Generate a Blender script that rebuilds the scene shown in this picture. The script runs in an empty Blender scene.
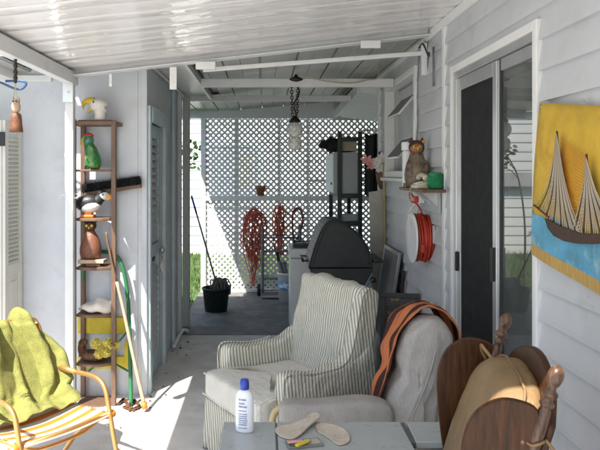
import bpy, bmesh, math, random
from mathutils import Vector, Matrix, noise
random.seed(7)
R = math.radians
F_, VX, VY, H = 650.0, 265.0, 172.0, 1.7
WX = 1.22                                   # face of the house wall
sc = bpy.context.scene
col = sc.collection
V = Vector

def P(px, py, Y):
    return V(((px-VX)*Y/F_, Y, H-(py-VY)*Y/F_))
def FL(px, py, z=0.0):
    Y = F_*(H-z)/(py-VY)
    return V(((px-VX)*Y/F_, Y, z))
def WL(px, py, x=WX):
    Y = F_*x/(px-VX)
    return V((x, Y, H-(py-VY)*Y/F_))

# ------------------------------------------------------------------ materials
def nt(name):
    m = bpy.data.materials.new(name); m.use_nodes = True
    n = m.node_tree.nodes; l = m.node_tree.links
    b = n['Principled BSDF']
    return m, n, l, b
def _coords(n, l, scale=(1, 1, 1)):
    tc = n.new('ShaderNodeTexCoord'); mp = n.new('ShaderNodeMapping')
    mp.inputs['Scale'].default_value = scale
    l.new(tc.outputs['Object'], mp.inputs['Vector'])
    return mp.outputs['Vector']
def _noise(n, l, vec, scale, detail=4, rough=.55):
    t = n.new('ShaderNodeTexNoise'); t.inputs['Scale'].default_value = scale
    t.inputs['Detail'].default_value = detail; t.inputs['Roughness'].default_value = rough
    l.new(vec, t.inputs['Vector']); return t.outputs['Fac']
def _mixc(n, l, fac, a, b):
    m = n.new('ShaderNodeMix'); m.data_type = 'RGBA'
    if hasattr(fac, 'links'): l.new(fac, m.inputs[0])
    else: m.inputs[0].default_value = fac
    for i, c in ((6, a), (7, b)):
        if hasattr(c, 'links'): l.new(c, m.inputs[i])
        else: m.inputs[i].default_value = (c[0], c[1], c[2], 1)
    return m.outputs[2]
def _ramp(n, l, fac, lo, hi):
    r = n.new('ShaderNodeMapRange'); r.inputs['From Min'].default_value = lo; r.inputs['From Max'].default_value = hi
    l.new(fac, r.inputs['Value']); return r.outputs['Result']
def _bump(n, l, b, h, s, dist=.01):
    bp = n.new('ShaderNodeBump'); bp.inputs['Strength'].default_value = s; bp.inputs['Distance'].default_value = dist
    l.new(h, bp.inputs['Height']); l.new(bp.outputs['Normal'], b.inputs['Normal'])
def mat(name, c, rough=.6, metal=0, var=.12, scale=6, bump=.15, bscale=60, stretch=(1, 1, 1), spec=.5, stain=None, sscale=3, slo=.55, shi=.72, dist=.01):
    m, n, l, b = nt(name)
    vec = _coords(n, l, stretch)
    f = _noise(n, l, vec, scale, 5)
    f = _ramp(n, l, f, .3, .7)
    cc = _mixc(n, l, f, [max(0, x*(1-var)) for x in c], [min(1, x*(1+var)) for x in c])
    if stain:
        sf = _ramp(n, l, _noise(n, l, _coords(n, l), sscale, 6, .65), slo, shi)
        cc = _mixc(n, l, sf, cc, stain)
    l.new(cc, b.inputs['Base Color'])
    b.inputs['Roughness'].default_value = rough; b.inputs['Metallic'].default_value = metal
    b.inputs['Specular IOR Level'].default_value = spec
    rr = _ramp(n, l, _noise(n, l, vec, scale*2.3, 3), .2, .8)
    rm = n.new('ShaderNodeMapRange'); rm.inputs['To Min'].default_value = max(.03, rough*.8); rm.inputs['To Max'].default_value = min(1, rough*1.2)
    l.new(rr, rm.inputs['Value']); l.new(rm.outputs['Result'], b.inputs['Roughness'])
    if bump: _bump(n, l, b, _noise(n, l, vec, bscale, 3), bump, dist)
    return m
def stripes(name, ca, cb, d, period, duty=.5, rough=.9, bump=.3, var=.1, soft=.15, wob=.0, extra=None):
    """fabric with woven stripes along direction d of the object's own coordinates"""
    m, n, l, b = nt(name)
    vec = _coords(n, l)
    dp = n.new('ShaderNodeVectorMath'); dp.operation = 'DOT_PRODUCT'; dp.inputs[1].default_value = d
    l.new(vec, dp.inputs[0])
    src = dp.outputs['Value']
    if wob:
        ns = _noise(n, l, vec, 7, 2)
        ma = n.new('ShaderNodeMath'); ma.operation = 'MULTIPLY_ADD'; ma.inputs[1].default_value = wob
        l.new(ns, ma.inputs[0]); l.new(src, ma.inputs[2]); src = ma.outputs[0]
    k = n.new('ShaderNodeMath'); k.operation = 'MULTIPLY'; k.inputs[1].default_value = 2*math.pi/period
    l.new(src, k.inputs[0])
    s = n.new('ShaderNodeMath'); s.operation = 'SINE'; l.new(k.outputs[0], s.inputs[0])
    t = math.cos(math.pi*duty)
    f = _ramp(n, l, s.outputs[0], t-soft, t+soft)
    cc = _mixc(n, l, f, ca, cb)
    v = _ramp(n, l, _noise(n, l, vec, 9, 5), .3, .7)
    cc2 = _mixc(n, l, v, (1-var,)*3, (1, 1, 1))
    mm = n.new('ShaderNodeMix'); mm.data_type = 'RGBA'; mm.blend_type = 'MULTIPLY'; mm.inputs[0].default_value = 1
    l.new(cc, mm.inputs[6]); l.new(cc2, mm.inputs[7])
    l.new(mm.outputs[2], b.inputs['Base Color'])
    b.inputs['Roughness'].default_value = rough; b.inputs['Specular IOR Level'].default_value = .2
    _bump(n, l, b, _noise(n, l, vec, 14, 5), bump, .03)
    return m
def wood(name, c, c2, axis=2, rough=.45, scale=9, bump=.15, spec=.5):
    st = [9, 9, 9]; st[axis] = 1.0
    m, n, l, b = nt(name)
    vec = _coords(n, l, st)
    f = _ramp(n, l, _noise(n, l, vec, scale, 6, .6), .3, .72)
    cc = _mixc(n, l, f, c, c2)
    l.new(cc, b.inputs['Base Color']); b.inputs['Roughness'].default_value = rough
    b.inputs['Specular IOR Level'].default_value = spec
    _bump(n, l, b, f, bump, .004)
    return m
def glass(name, tint=(1, 1, 1), rough=.0):
    """real flat pane: clear with fresnel reflection"""
    m, n, l, b = nt(name)
    n.remove(b)
    out = n['Material Output']
    tr = n.new('ShaderNodeBsdfTransparent'); tr.inputs['Color'].default_value = (*tint, 1)
    gl = n.new('ShaderNodeBsdfGlossy'); gl.inputs['Roughness'].default_value = rough
    fr = n.new('ShaderNodeFresnel'); fr.inputs['IOR'].default_value = 2.1
    mx = n.new('ShaderNodeMixShader')
    l.new(fr.outputs[0], mx.inputs[0]); l.new(tr.outputs[0], mx.inputs[1]); l.new(gl.outputs[0], mx.inputs[2])
    df = n.new('ShaderNodeBsdfDiffuse'); df.inputs['Color'].default_value = (.62, .66, .62, 1)
    m3 = n.new('ShaderNodeMixShader')
    rp = _ramp(n, l, _noise(n, l, _coords(n, l, (1, 1, .4)), 5, 5), .1, .9)
    mu = n.new('ShaderNodeMath'); mu.operation = 'MULTIPLY'; mu.inputs[1].default_value = .22; l.new(rp, mu.inputs[0])
    l.new(mu.outputs[0], m3.inputs[0]); l.new(mx.outputs[0], m3.inputs[1]); l.new(df.outputs[0], m3.inputs[2])
    l.new(m3.outputs[0], out.inputs['Surface'])
    return m

M = {}
M['concrete'] = mat('concrete', (.69, .675, .64), .85, var=.14, scale=5, bump=.35, bscale=90, stain=(.52, .50, .46), sscale=2.6, slo=.55, shi=.8)
M['pale_concrete'] = mat('pale_concrete', (.60, .58, .55), .85, var=.1, scale=4, bump=.3, bscale=90)
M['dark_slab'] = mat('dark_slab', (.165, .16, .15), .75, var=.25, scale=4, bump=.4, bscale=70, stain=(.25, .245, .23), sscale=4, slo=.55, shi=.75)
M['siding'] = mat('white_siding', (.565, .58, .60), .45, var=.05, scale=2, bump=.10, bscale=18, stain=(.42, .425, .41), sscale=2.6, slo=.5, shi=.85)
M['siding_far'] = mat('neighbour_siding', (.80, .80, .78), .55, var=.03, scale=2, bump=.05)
M['trim'] = mat('white_trim', (.78, .78, .77), .4, var=.04, bump=.05, stain=(.62, .61, .58), sscale=5, slo=.6, shi=.85)
M['alu'] = mat('mill_aluminium', (.62, .63, .64), .35, .85, var=.07, bump=.05, stretch=(1, 1, .2))
M['alu_paint'] = mat('painted_roof_beam', (.72, .73, .73), .38, .0, var=.05, bump=.06, stain=(.52, .51, .49), sscale=6, slo=.58, shi=.8)
M['shed'] = mat('pale_blue_stucco', (.64, .665, .705), .8, var=.05, scale=3, bump=.25, bscale=45, stain=(.54, .555, .58), sscale=2.6, slo=.52, shi=.72)
M['shed_side'] = mat('grey_blue_stucco', (.62, .645, .66), .8, var=.08, scale=3, bump=.3, bscale=45, stain=(.48, .50, .51), sscale=4, slo=.5, shi=.8)
M['door_blue'] = mat('faded_blue_paint', (.53, .62, .66), .6, var=.12, scale=7, bump=.15)
M['board_grey'] = wood('weathered_grey_board', (.42, .42, .40), (.58, .57, .55), 2, .8)
M['lattice'] = mat('white_lattice', (.74, .75, .75), .5, var=.06, scale=8, bump=.05)
M['wood_dark'] = wood('dark_stained_wood', (.020, .007, .0025), (.095, .034, .010), 2, .38, 7, .15, .25)
M['wood_worn'] = wood('worn_turned_wood', (.032, .013, .006), (.17, .088, .045), 2, .30, 14)
M['wood_brown'] = wood('brown_shelf_wood', (.10, .055, .034), (.19, .11, .07), 2, .55)
M['wood_light'] = wood('pale_broom_wood', (.42, .29, .19), (.56, .41, .28), 2, .6)
M['leather'] = mat('tan_leather', (.20, .125, .055), .5, var=.22, scale=5, bump=.3, bscale=30, dist=.015)
M['strap'] = mat('tan_strap', (.24, .14, .06), .6, var=.15, bump=.1)
M['black'] = mat('black_metal', (.016, .016, .017), .45, var=.3, bump=.08)
M['black_matte'] = mat('black_cloth', (.012, .012, .014), .9, var=.3, bump=.3, bscale=30)
M['bristle'] = mat('black_bristle', (.010, .010, .011), .9, var=.5, scale=40, bump=.8, bscale=120)
M['grill_hood'] = mat('black_grill_hood', (.020, .021, .022), .55, var=.2, bump=.25, bscale=160)
M['grill_front'] = mat('charcoal_grill_front', (.12, .125, .13), .5, .2, var=.15, bump=.15)
M['green_frame'] = mat('dark_green_paint', (.012, .030, .022), .45, var=.2, bump=.08)
M['gold'] = mat('gold_anodised_tube', (.58, .33, .12), .38, .7, var=.12, bump=.05)
M['brass'] = mat('aged_iron', (.045, .035, .026), .5, .6, var=.3, bump=.3)
M['terracotta'] = mat('terracotta', (.36, .15, .075), .75, var=.2, bump=.2)
M['bell'] = mat('bell_clay', (.17, .07, .035), .6, var=.25, scale=14, bump=.2)
M['cream'] = mat('cream_plastic', (.62, .58, .42), .35, var=.04, bump=.02)
M['white_pl'] = mat('white_plastic', (.78, .79, .80), .35, var=.03, bump=.02)
M['white_app'] = mat('white_enamel', (.62, .64, .64), .35, var=.05, bump=.03, stain=(.45, .36, .24), sscale=6, slo=.68, shi=.78)
M['blue_pl'] = mat('blue_plastic', (.02, .05, .34), .3, var=.08, bump=.02)
M['red_cord'] = mat('red_cord', (.50, .045, .018), .45, var=.2, bump=.1)
M['faded_red'] = mat('faded_red_cord', (.55, .13, .08), .7, var=.25, bump=.2)
M['dark_hose'] = mat('dark_hose', (.20, .06, .045), .5, var=.2, bump=.1)
M['green_tube'] = mat('green_enamel_tube', (.028, .155, .06), .35, var=.15, bump=.05)
M['yellow'] = mat('yellow_painted_board', (.66, .52, .03), .55, var=.15, scale=10, bump=.15, stain=(.40, .30, .05), sscale=14, slo=.6, shi=.7)
M['towel'] = mat('yellow_green_towel', (.27, .27, .07), .95, var=.2, scale=22, bump=1.0, bscale=210, dist=.008)
M['eagle'] = mat('eagle_white', (.68, .64, .58), .7, var=.1, bump=.3, bscale=50)
M['beak'] = mat('yellow_beak', (.62, .44, .03), .4, var=.1, bump=.05)
M['parrot'] = mat('glazed_green', (.03, .18, .045), .22, var=.3, scale=12, bump=.3, bscale=40, stain=(.38, .36, .05), sscale=22, slo=.55, shi=.68)
M['parrot_head'] = mat('glazed_teal', (.07, .22, .13), .25, var=.2, bump=.1)
M['red_paint'] = mat('red_paint', (.50, .04, .02), .4, var=.1, bump=.05)
M['puffin_black'] = mat('puffin_black', (.018, .018, .020), .45, var=.2, bump=.1)
M['puffin_white'] = mat('puffin_white', (.72, .70, .66), .5, var=.08, bump=.1)
M['orange'] = mat('orange_paint', (.72, .20, .02), .4, var=.1, bump=.05)
M['owl_brown'] = mat('carved_redwood', (.17, .065, .035), .5, var=.25, scale=15, bump=.4, bscale=50)
M['owl_dark'] = mat('owl_dark_brown', (.05, .024, .014), .5, var=.25, scale=15, bump=.3)
M['owl_body'] = mat('owl_speckled', (.17, .125, .085), .55, var=.4, scale=16, bump=.5, bscale=45, stain=(.07, .045, .03), sscale=20, slo=.5, shi=.62)
M['owl_face'] = mat('owl_face', (.30, .11, .04), .5, var=.3, scale=22, bump=.3)
M['eye'] = mat('yellow_eye', (.72, .52, .06), .25, var=.05, bump=0)
M['shell'] = mat('pale_shell', (.68, .62, .53), .6, var=.12, scale=9, bump=.35, bscale=18)
M['wicker'] = mat('brown_wicker', (.13, .062, .032), .7, var=.4, scale=40, bump=.9, bscale=80)
M['flower_y'] = mat('yellow_petals', (.68, .60, .16), .7, var=.15, bump=.3)
M['flower_p'] = mat('pink_petals', (.70, .33, .33), .7, var=.15, bump=.2)
M['flower_w'] = mat('white_petals', (.74, .70, .70), .7, var=.08, bump=.2)
M['leaf'] = mat('leaf_green', (.045, .10, .022), .45, var=.35, scale=3, bump=.2)
M['twine'] = mat('green_twine', (.012, .22, .085), .7, var=.25, scale=20, bump=.6, bscale=70)
M['grey_cab'] = mat('grey_cabinet', (.40, .44, .46), .45, var=.06, bump=.05)
M['beige_box'] = mat('beige_box', (.42, .38, .28), .7, var=.1, bump=.1)
M['board'] = mat('pale_wallboard', (.52, .50, .44), .85, var=.12, scale=9, bump=.2)
M['grey_sheet'] = mat('grey_sheet', (.19, .195, .195), .55, var=.1, bump=.08)
M['bamboo'] = wood('bamboo', (.40, .31, .15), (.55, .44, .24), 2, .5)
M['table'] = mat('grey_green_laminate', (.37, .39, .38), .3, var=.06, scale=9, bump=.0, stain=(.40, .43, .42), sscale=3, slo=.15, shi=1.0)
M['table_seam'] = mat('table_edge_band', (.10, .115, .115), .5, var=.1, bump=.05)
M['insole'] = mat('worn_insole', (.54, .48, .39), .85, var=.12, scale=12, bump=.3, bscale=120, stain=(.36, .29, .24), sscale=14, slo=.5, shi=.7)
M['insole_side'] = mat('insole_foam', (.34, .31, .28), .9, var=.1, bump=.2)
M['steel'] = mat('steel', (.48, .49, .5), .35, .8, var=.1, bump=.05)
M['rust'] = mat('rusty_iron', (.14, .065, .035), .8, .3, var=.35, scale=20, bump=.5)
M['rubber'] = mat('black_rubber', (.02, .02, .02), .75, var=.2, bump=.2)
M['bucket_dark'] = mat('dark_green_bucket', (.022, .035, .032), .5, var=.15, bump=.05)
M['rag'] = mat('grey_rag', (.13, .135, .13), .95, var=.25, bump=.6, bscale=50)
M['grey_corduroy'] = stripes('mauve_grey_slub', (.375, .352, .325), (.395, .372, .345), (.9, .2, .15), .014, .5, .95, .45, .16, .9, .006)
M['blanket'] = stripes('orange_brown_blanket', (.52, .17, .07), (.055, .027, .023), (0, 1, 0), .118, .40, .95, .35, .15, .12, .012)
ST_A, ST_B = (.70, .68, .60), (.30, .295, .22)
M['st_x'] = stripes('striped_cotton_back', ST_A, ST_B, (1, 0, 0), .019, .42, .9, .8, .12, .2, .010)
M['st_xy'] = stripes('striped_cotton_side', ST_A, ST_B, (.7, .95, .12), .021, .42, .9, .8, .12, .2, .014)
M['st_y'] = stripes('striped_cotton_cushion', ST_A, ST_B, (1, .25, .0), .021, .40, .9, .5, .1, .3, .006)
M['plain_cush'] = stripes('striped_cotton_front', (.72, .695, .63), (.58, .565, .50), (1, .2, 0), .017, .4, .9, .5, .1, .4, .006)
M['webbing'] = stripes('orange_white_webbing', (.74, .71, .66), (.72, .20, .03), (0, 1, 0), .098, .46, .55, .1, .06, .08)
M['cream_d'] = mat('cream_painted_louvre', (.68, .67, .61), .55, var=.05, bump=.08)
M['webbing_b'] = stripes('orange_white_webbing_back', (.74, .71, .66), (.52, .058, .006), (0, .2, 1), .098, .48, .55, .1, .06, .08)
M['blue_lab'] = mat('blue_label', (.06, .22, .50), .4, var=.15, bump=0, stain=(.6, .65, .7), sscale=9, slo=.55, shi=.6)
M['truck'] = mat('grey_truck_paint', (.16, .17, .175), .5, var=.15, bump=.1)
M['screen'] = mat('dark_insect_screen', (.030, .031, .032), .8, var=.03, bump=.2, bscale=300, spec=.08)
M['interior'] = mat('dim_interior', (.35, .35, .33), .9, var=.1, bump=.1)
m, n, l, b = nt('pale_green_curtain')
b.inputs['Base Color'].default_value = (.50, .56, .49, 1); b.inputs['Roughness'].default_value = .9
tl_ = n.new('ShaderNodeBsdfTranslucent'); tl_.inputs['Color'].default_value = (.62, .70, .60, 1); m1 = n.new('ShaderNodeMixShader'); m1.inputs[0].default_value = .55
l.new(b.outputs[0], m1.inputs[1]); l.new(tl_.outputs[0], m1.inputs[2]); l.new(m1.outputs[0], n['Material Output'].inputs['Surface'])
_bump(n, l, b, _noise(n, l, _coords(n, l), 50, 3), .2)
M['curtain'] = m
M['glass'] = glass('window_glass', (.86, .90, .88))
M['gasket'] = mat('dark_gasket', (.03, .03, .032), .6, var=.1, bump=.05)
M['roof_tile'] = mat('grey_shingle', (.22, .21, .20), .9, var=.3, scale=20, bump=.5)
M['bark'] = mat('bark', (.12, .085, .06), .9, var=.3, scale=15, bump=.8)
M['paper'] = mat('white_paper', (.78, .78, .76), .8, var=.04, bump=.1)
M['grass'] = mat('lawn', (.075, .14, .03), .9, var=.4, scale=30, bump=.8, bscale=90, stain=(.16, .15, .06), sscale=2, slo=.5, shi=.75)
M['blue_cord'] = mat('blue_cord', (.04, .10, .22), .5, var=.1, bump=.05)
M['pale_tarp'] = mat('pale_tarp', (.75, .76, .76), .5, var=.05, bump=.2)
M['wire_y'] = mat('yellowed_wire', (.42, .38, .26), .6, var=.1, bump=.05)
M['picture_dark'] = mat('dark_painting', (.02, .018, .012), .3, var=.3, bump=.05, stain=(.20, .13, .03), sscale=12, slo=.58, shi=.66)
M['bottle'] = mat('white_bottle', (.76, .78, .82), .3, var=.02, bump=.0)
M['ink'] = mat('blue_grey_ink', (.16, .20, .38), .5, var=.1, bump=0)
M['gas_white'] = mat('gas_cylinder_white', (.52, .52, .50), .45, var=.08, bump=.08)

# glossy roof pan (white baked enamel, slightly wavy)
m, n, l, b = nt('glossy_white_pan')
vec = _coords(n, l)
f = _ramp(n, l, _noise(n, l, vec, 1.8, 5), .3, .7)
l.new(_mixc(n, l, f, (.765, .745, .74), (.805, .79, .785)), b.inputs['Base Color'])
b.inputs['Roughness'].default_value = .065; b.inputs['Specular IOR Level'].default_value = .9
_bump(n, l, b, _noise(n, l, _coords(n, l, (1.6, 2.2, 1)), 5, 2), .22, .02)
M['pan'] = m
M['pan_far'] = mat('grey_roof_pan', (.40, .40, .375), .35, .1, var=.08, scale=4, bump=.15, bscale=12, stain=(.28, .275, .25), sscale=3, slo=.5, shi=.75)

# dusty lamp glass
m, n, l, b = nt('dusty_lamp_glass')
b.inputs['Base Color'].default_value = (.82, .82, .78, 1); b.inputs['Roughness'].default_value = .25
b.inputs['Specular IOR Level'].default_value = .7
tl_ = n.new('ShaderNodeBsdfTranslucent'); tl_.inputs['Color'].default_value = (.85, .85, .82, 1)
tr_ = n.new('ShaderNodeBsdfTransparent'); m1 = n.new('ShaderNodeMixShader'); m2 = n.new('ShaderNodeMixShader')
m1.inputs[0].default_value = .45; l.new(tl_.outputs[0], m1.inputs[1]); l.new(tr_.outputs[0], m1.inputs[2])
l.new(_ramp(n, l, _noise(n, l, _coords(n, l), 26, 4), .2, .8), m2.inputs[0])
l.new(b.outputs[0], m2.inputs[1]); l.new(m1.outputs[0], m2.inputs[2]); l.new(m2.outputs[0], n['Material Output'].inputs['Surface'])
_bump(n, l, b, _noise(n, l, _coords(n, l), 60, 2), .6, .01)
M['lamp_glass'] = m

# ------------------------------------------------------------------ mesh building
class MB:
    def __init__(s): s.bm = bmesh.new()
    def _face(s, vs):
        try: return s.bm.faces.new(vs)
        except ValueError: return None
    def box(s, a, b):
        x0, y0, z0 = [min(a[i], b[i]) for i in range(3)]; x1, y1, z1 = [max(a[i], b[i]) for i in range(3)]
        v = [s.bm.verts.new(p) for p in ((x0,y0,z0),(x1,y0,z0),(x1,y1,z0),(x0,y1,z0),(x0,y0,z1),(x1,y0,z1),(x1,y1,z1),(x0,y1,z1))]
        for f in ((3,2,1,0),(4,5,6,7),(0,1,5,4),(1,2,6,5),(2,3,7,6),(3,0,4,7)): s._face([v[i] for i in f])
        return s
    def obox(s, c, size, rot=None):
        rot = rot or Matrix.Identity(3); c = V(c); hx, hy, hz = [q/2 for q in size]
        v = [s.bm.verts.new(c+rot@V(p)) for p in ((-hx,-hy,-hz),(hx,-hy,-hz),(hx,hy,-hz),(-hx,hy,-hz),(-hx,-hy,hz),(hx,-hy,hz),(hx,hy,hz),(-hx,hy,hz))]
        for f in ((3,2,1,0),(4,5,6,7),(0,1,5,4),(1,2,6,5),(2,3,7,6),(3,0,4,7)): s._face([v[i] for i in f])
        return s
    def beam(s, a, b, w, h, up=(0,0,1)):
        a, b = V(a), V(b); z = (b-a); L = z.length; z.normalize()
        x = V(up).cross(z)
        if x.length < 1e-4: x = V((1,0,0))
        x.normalize(); y = z.cross(x)
        return s.obox((a+b)/2, (w, h, L), Matrix((x, y, z)).transposed())
    def prism(s, pts, vec):
        vec = V(vec); a = [s.bm.verts.new(p) for p in pts]; b = [s.bm.verts.new(V(p)+vec) for p in pts]
        s._face(a); s._face(list(reversed(b)))
        k = len(a)
        for i in range(k): s._face([a[i], b[i], b[(i+1)%k], a[(i+1)%k]])
        return s
    def tube(s, pts, r, n=8, closed=False, cap=True):
        pts = [V(p) for p in pts]; N = len(pts)
        rad = r if isinstance(r, (list, tuple)) else [r]*N
        tang = []
        for i in range(N):
            if closed: t = pts[(i+1)%N]-pts[i-1]
            else: t = pts[min(i+1, N-1)]-pts[max(i-1, 0)]
            tang.append(t.normalized() if t.length > 1e-9 else V((0,0,1)))
        up = V((0,0,1)) if abs(tang[0].z) < .9 else V((1,0,0))
        x = up.cross(tang[0]).normalized(); rings = []
        for i in range(N):
            t = tang[i]; x = (x-t*x.dot(t))
            x = x.normalized() if x.length > 1e-6 else t.orthogonal().normalized()
            y = t.cross(x)
            rings.append([s.bm.verts.new(pts[i]+(x*math.cos(2*math.pi*k/n)+y*math.sin(2*math.pi*k/n))*rad[i]) for k in range(n)])
        for i in range(N if closed else N-1):
            A, B = rings[i], rings[(i+1)%N]
            for k in range(n): s._face([A[k], A[(k+1)%n], B[(k+1)%n], B[k]])
        if cap and not closed:
            s._face(list(reversed(rings[0]))); s._face(rings[-1])
        return s
    def lathe(s, prof, c=(0,0,0), n=24, rot=None, sx=1, sy=1):
        rot = rot or Matrix.Identity(3); c = V(c); rings = []
        for r, z in prof:
            if r < 1e-5: rings.append([s.bm.verts.new(c+rot@V((0,0,z)))])
            else: rings.append([s.bm.verts.new(c+rot@V((r*sx*math.cos(2*math.pi*k/n), r*sy*math.sin(2*math.pi*k/n), z))) for k in range(n)])
        for A, B in zip(rings, rings[1:]):
            for k in range(n):
                k2 = (k+1)%n
                if len(A) == 1 and len(B) == 1: continue
                if len(A) == 1: s._face([A[0], B[k2], B[k]])
                elif len(B) == 1: s._face([A[k], A[k2], B[0]])
                else: s._face([A[k], A[k2], B[k2], B[k]])
        if len(rings[0]) > 1: s._face(list(reversed(rings[0])))
        if len(rings[-1]) > 1: s._face(rings[-1])
        return s
    def ell(s, c, r, rot=None, n=16, m=10, fn=None):
        prof = []
        rx, ry, rz = r if isinstance(r, (tuple, list)) else (r, r, r)
        rot = rot or Matrix.Identity(3); c = V(c); rings = []
        for i in range(m+1):
            th = math.pi*i/m; zz = -math.cos(th); q = math.sin(th)
            if i in (0, m): rings.append([s.bm.verts.new(c+rot@V((0, 0, zz*rz)))])
            else:
                ring = []
                for k in range(n):
                    p = V((q*math.cos(2*math.pi*k/n)*rx, q*math.sin(2*math.pi*k/n)*ry, zz*rz))
                    if fn: p = fn(p)
                    ring.append(s.bm.verts.new(c+rot@p))
                rings.append(ring)
        for A, B in zip(rings, rings[1:]):
            for k in range(n):
                k2 = (k+1)%n
                if len(A) == 1: s._face([A[0], B[k2], B[k]])
                elif len(B) == 1: s._face([A[k], A[k2], B[0]])
                else: s._face([A[k], A[k2], B[k2], B[k]])
        return s
    def grid(s, fn, nu, nv, closed_u=False):
        g = [[s.bm.verts.new(fn(i/nu, j/nv)) for j in range(nv+1)] for i in range(nu+(0 if closed_u else 1))]
        K = len(g)
        for i in range(nu):
            for j in range(nv): s._face([g[i][j], g[(i+1)%K][j], g[(i+1)%K][j+1], g[i][j+1]])
        return s
    def quad(s, a, b, c, d): s._face([s.bm.verts.new(p) for p in (a, b, c, d)]); return s
    def build(s, name, m, parent=None, smooth=False, bevel=0, sub=0, solid=0, local=False, loc=None, rotz=0, bseg=2, offset=0):
        bmesh.ops.recalc_face_normals(s.bm, faces=s.bm.faces[:]) if not solid else None
        me = bpy.data.meshes.new(name)
        off = V((0,0,0))
        if loc is not None: off = V(loc)
        elif parent is not None and not local:
            q = parent
            while q is not None: off += q.location; q = q.parent
        if off.length: bmesh.ops.translate(s.bm, verts=s.bm.verts[:], vec=-off)
        s.bm.to_mesh(me); s.bm.free()
        o = bpy.data.objects.new(name, me); col.objects.link(o)
        if isinstance(m, (list, tuple)):
            for q in m: me.materials.append(q)
        else: me.materials.append(m)
        if loc is not None: o.location = loc
        if parent is not None: o.parent = parent
        if smooth or sub:
            for p in me.polygons: p.use_smooth = True
        if solid:
            md = o.modifiers.new('solid', 'SOLIDIFY'); md.thickness = solid; md.offset = offset
        if bevel:
            md = o.modifiers.new('bevel', 'BEVEL'); md.width = bevel; md.segments = bseg; md.limit_method = 'ANGLE'; md.angle_limit = R(38)
            for p in me.polygons: p.use_smooth = True
            if not sub:
                try:
                    wn = o.modifiers.new('wn', 'WEIGHTED_NORMAL'); wn.keep_sharp = True
                except Exception: pass
        if sub:
            md = o.modifiers.new('sub', 'SUBSURF'); md.levels = sub; md.render_levels = sub
        return o

def thing(name, label, cat, loc=(0,0,0), rotz=0, group=None):
    o = bpy.data.objects.new(name, None); col.objects.link(o)
    o.location = loc; o.rotation_euler = (0, 0, rotz); o.empty_display_size = .1
    o['label'] = label; o['category'] = cat
    if group: o['group'] = group
    return o
def tag(o, label, cat, group=None, kind=None):
    if label: o['label'] = label
    if cat: o['category'] = cat
    if group: o['group'] = group
    if kind: o['kind'] = kind
    return o
def struct(o): o['kind'] = 'structure'; return o
def RX(a): return Matrix.Rotation(a, 3, 'X')
def RY(a): return Matrix.Rotation(a, 3, 'Y')
def RZ(a): return Matrix.Rotation(a, 3, 'Z')
def along(d):
    return V(d).to_track_quat('Z', 'Y').to_matrix()
def bez(pts, n=8):
    """Catmull-Rom through points"""
    pts = [V(p) for p in pts]; out = []
    for i in range(len(pts)-1):
        p0 = pts[max(i-1, 0)]; p1 = pts[i]; p2 = pts[i+1]; p3 = pts[min(i+2, len(pts)-1)]
        for k in range(n):
            t = k/n
            out.append(.5*((2*p1)+(p2-p0)*t+(2*p0-5*p1+4*p2-p3)*t*t+(3*p1-p0-3*p2+p3)*t**3))
    out.append(pts[-1]); return out

def siding_rows(mb, horiz, h0, h1, z0, z1, fixed, e=.136, c=.103, pr=.022, sgn=-1):
    """lapped courses on a wall; horiz 'y' (wall of constant x) or 'x'; sgn = outward sign of the normal"""
    def pt(h, off, z):
        return (fixed+sgn*off, h, z) if horiz == 'y' else (h, fixed+sgn*off, z)
    k = math.floor((z0-c)/e)
    while c+k*e < z1-1e-4:
        zb, zt = c+k*e, c+(k+1)*e
        a, b_ = max(zb, z0), min(zt, z1)
        if b_-a > .003:
            oa = pr*(1-(a-zb)/e)+.002; ob = pr*(1-(b_-zb)/e)+.002
            # slight S-curve: a fuller butt edge
            mid = a+(b_-a)*.16
            om = pr*(1-(mid-zb)/e)*1.03+.002
            mb.quad(pt(h0, oa*.93, a), pt(h1, oa*.93, a), pt(h1, om, mid), pt(h0, om, mid))
            mb.quad(pt(h0, om, mid), pt(h1, om, mid), pt(h1, ob, b_), pt(h0, ob, b_))
            mb.quad(pt(h0, -.002, a), pt(h1, -.002, a), pt(h1, oa*.93, a), pt(h0, oa*.93, a))
        k += 1

exec_parts = []
# ------------------------------------------------------------------ setting: ground
struct(MB().box((-60, -30, -.30), (60, 90, -.06)).build('ground', M['grass']))
struct(MB().box((-1.95, -2.5, -.2), (WX+.1, 6.78, 0)).build('patio_slab', M['concrete'], bevel=.008))
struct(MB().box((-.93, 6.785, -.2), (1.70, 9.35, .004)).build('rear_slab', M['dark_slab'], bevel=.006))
struct(MB().box((-6.5, -14, -.2), (-1.955, 4.9, -.015)).build('bounce_path', M['pale_concrete'], bevel=.006))  # path widened and brightened to bounce sunlight up under the roof
struct(MB().box((-1.95, -14, -.2), (6, -2.505, -.012)).build('bounce_paving', M['pale_concrete'], bevel=.006))  # unseen concrete added behind the camera to bounce sunlight onto the ceiling

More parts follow.
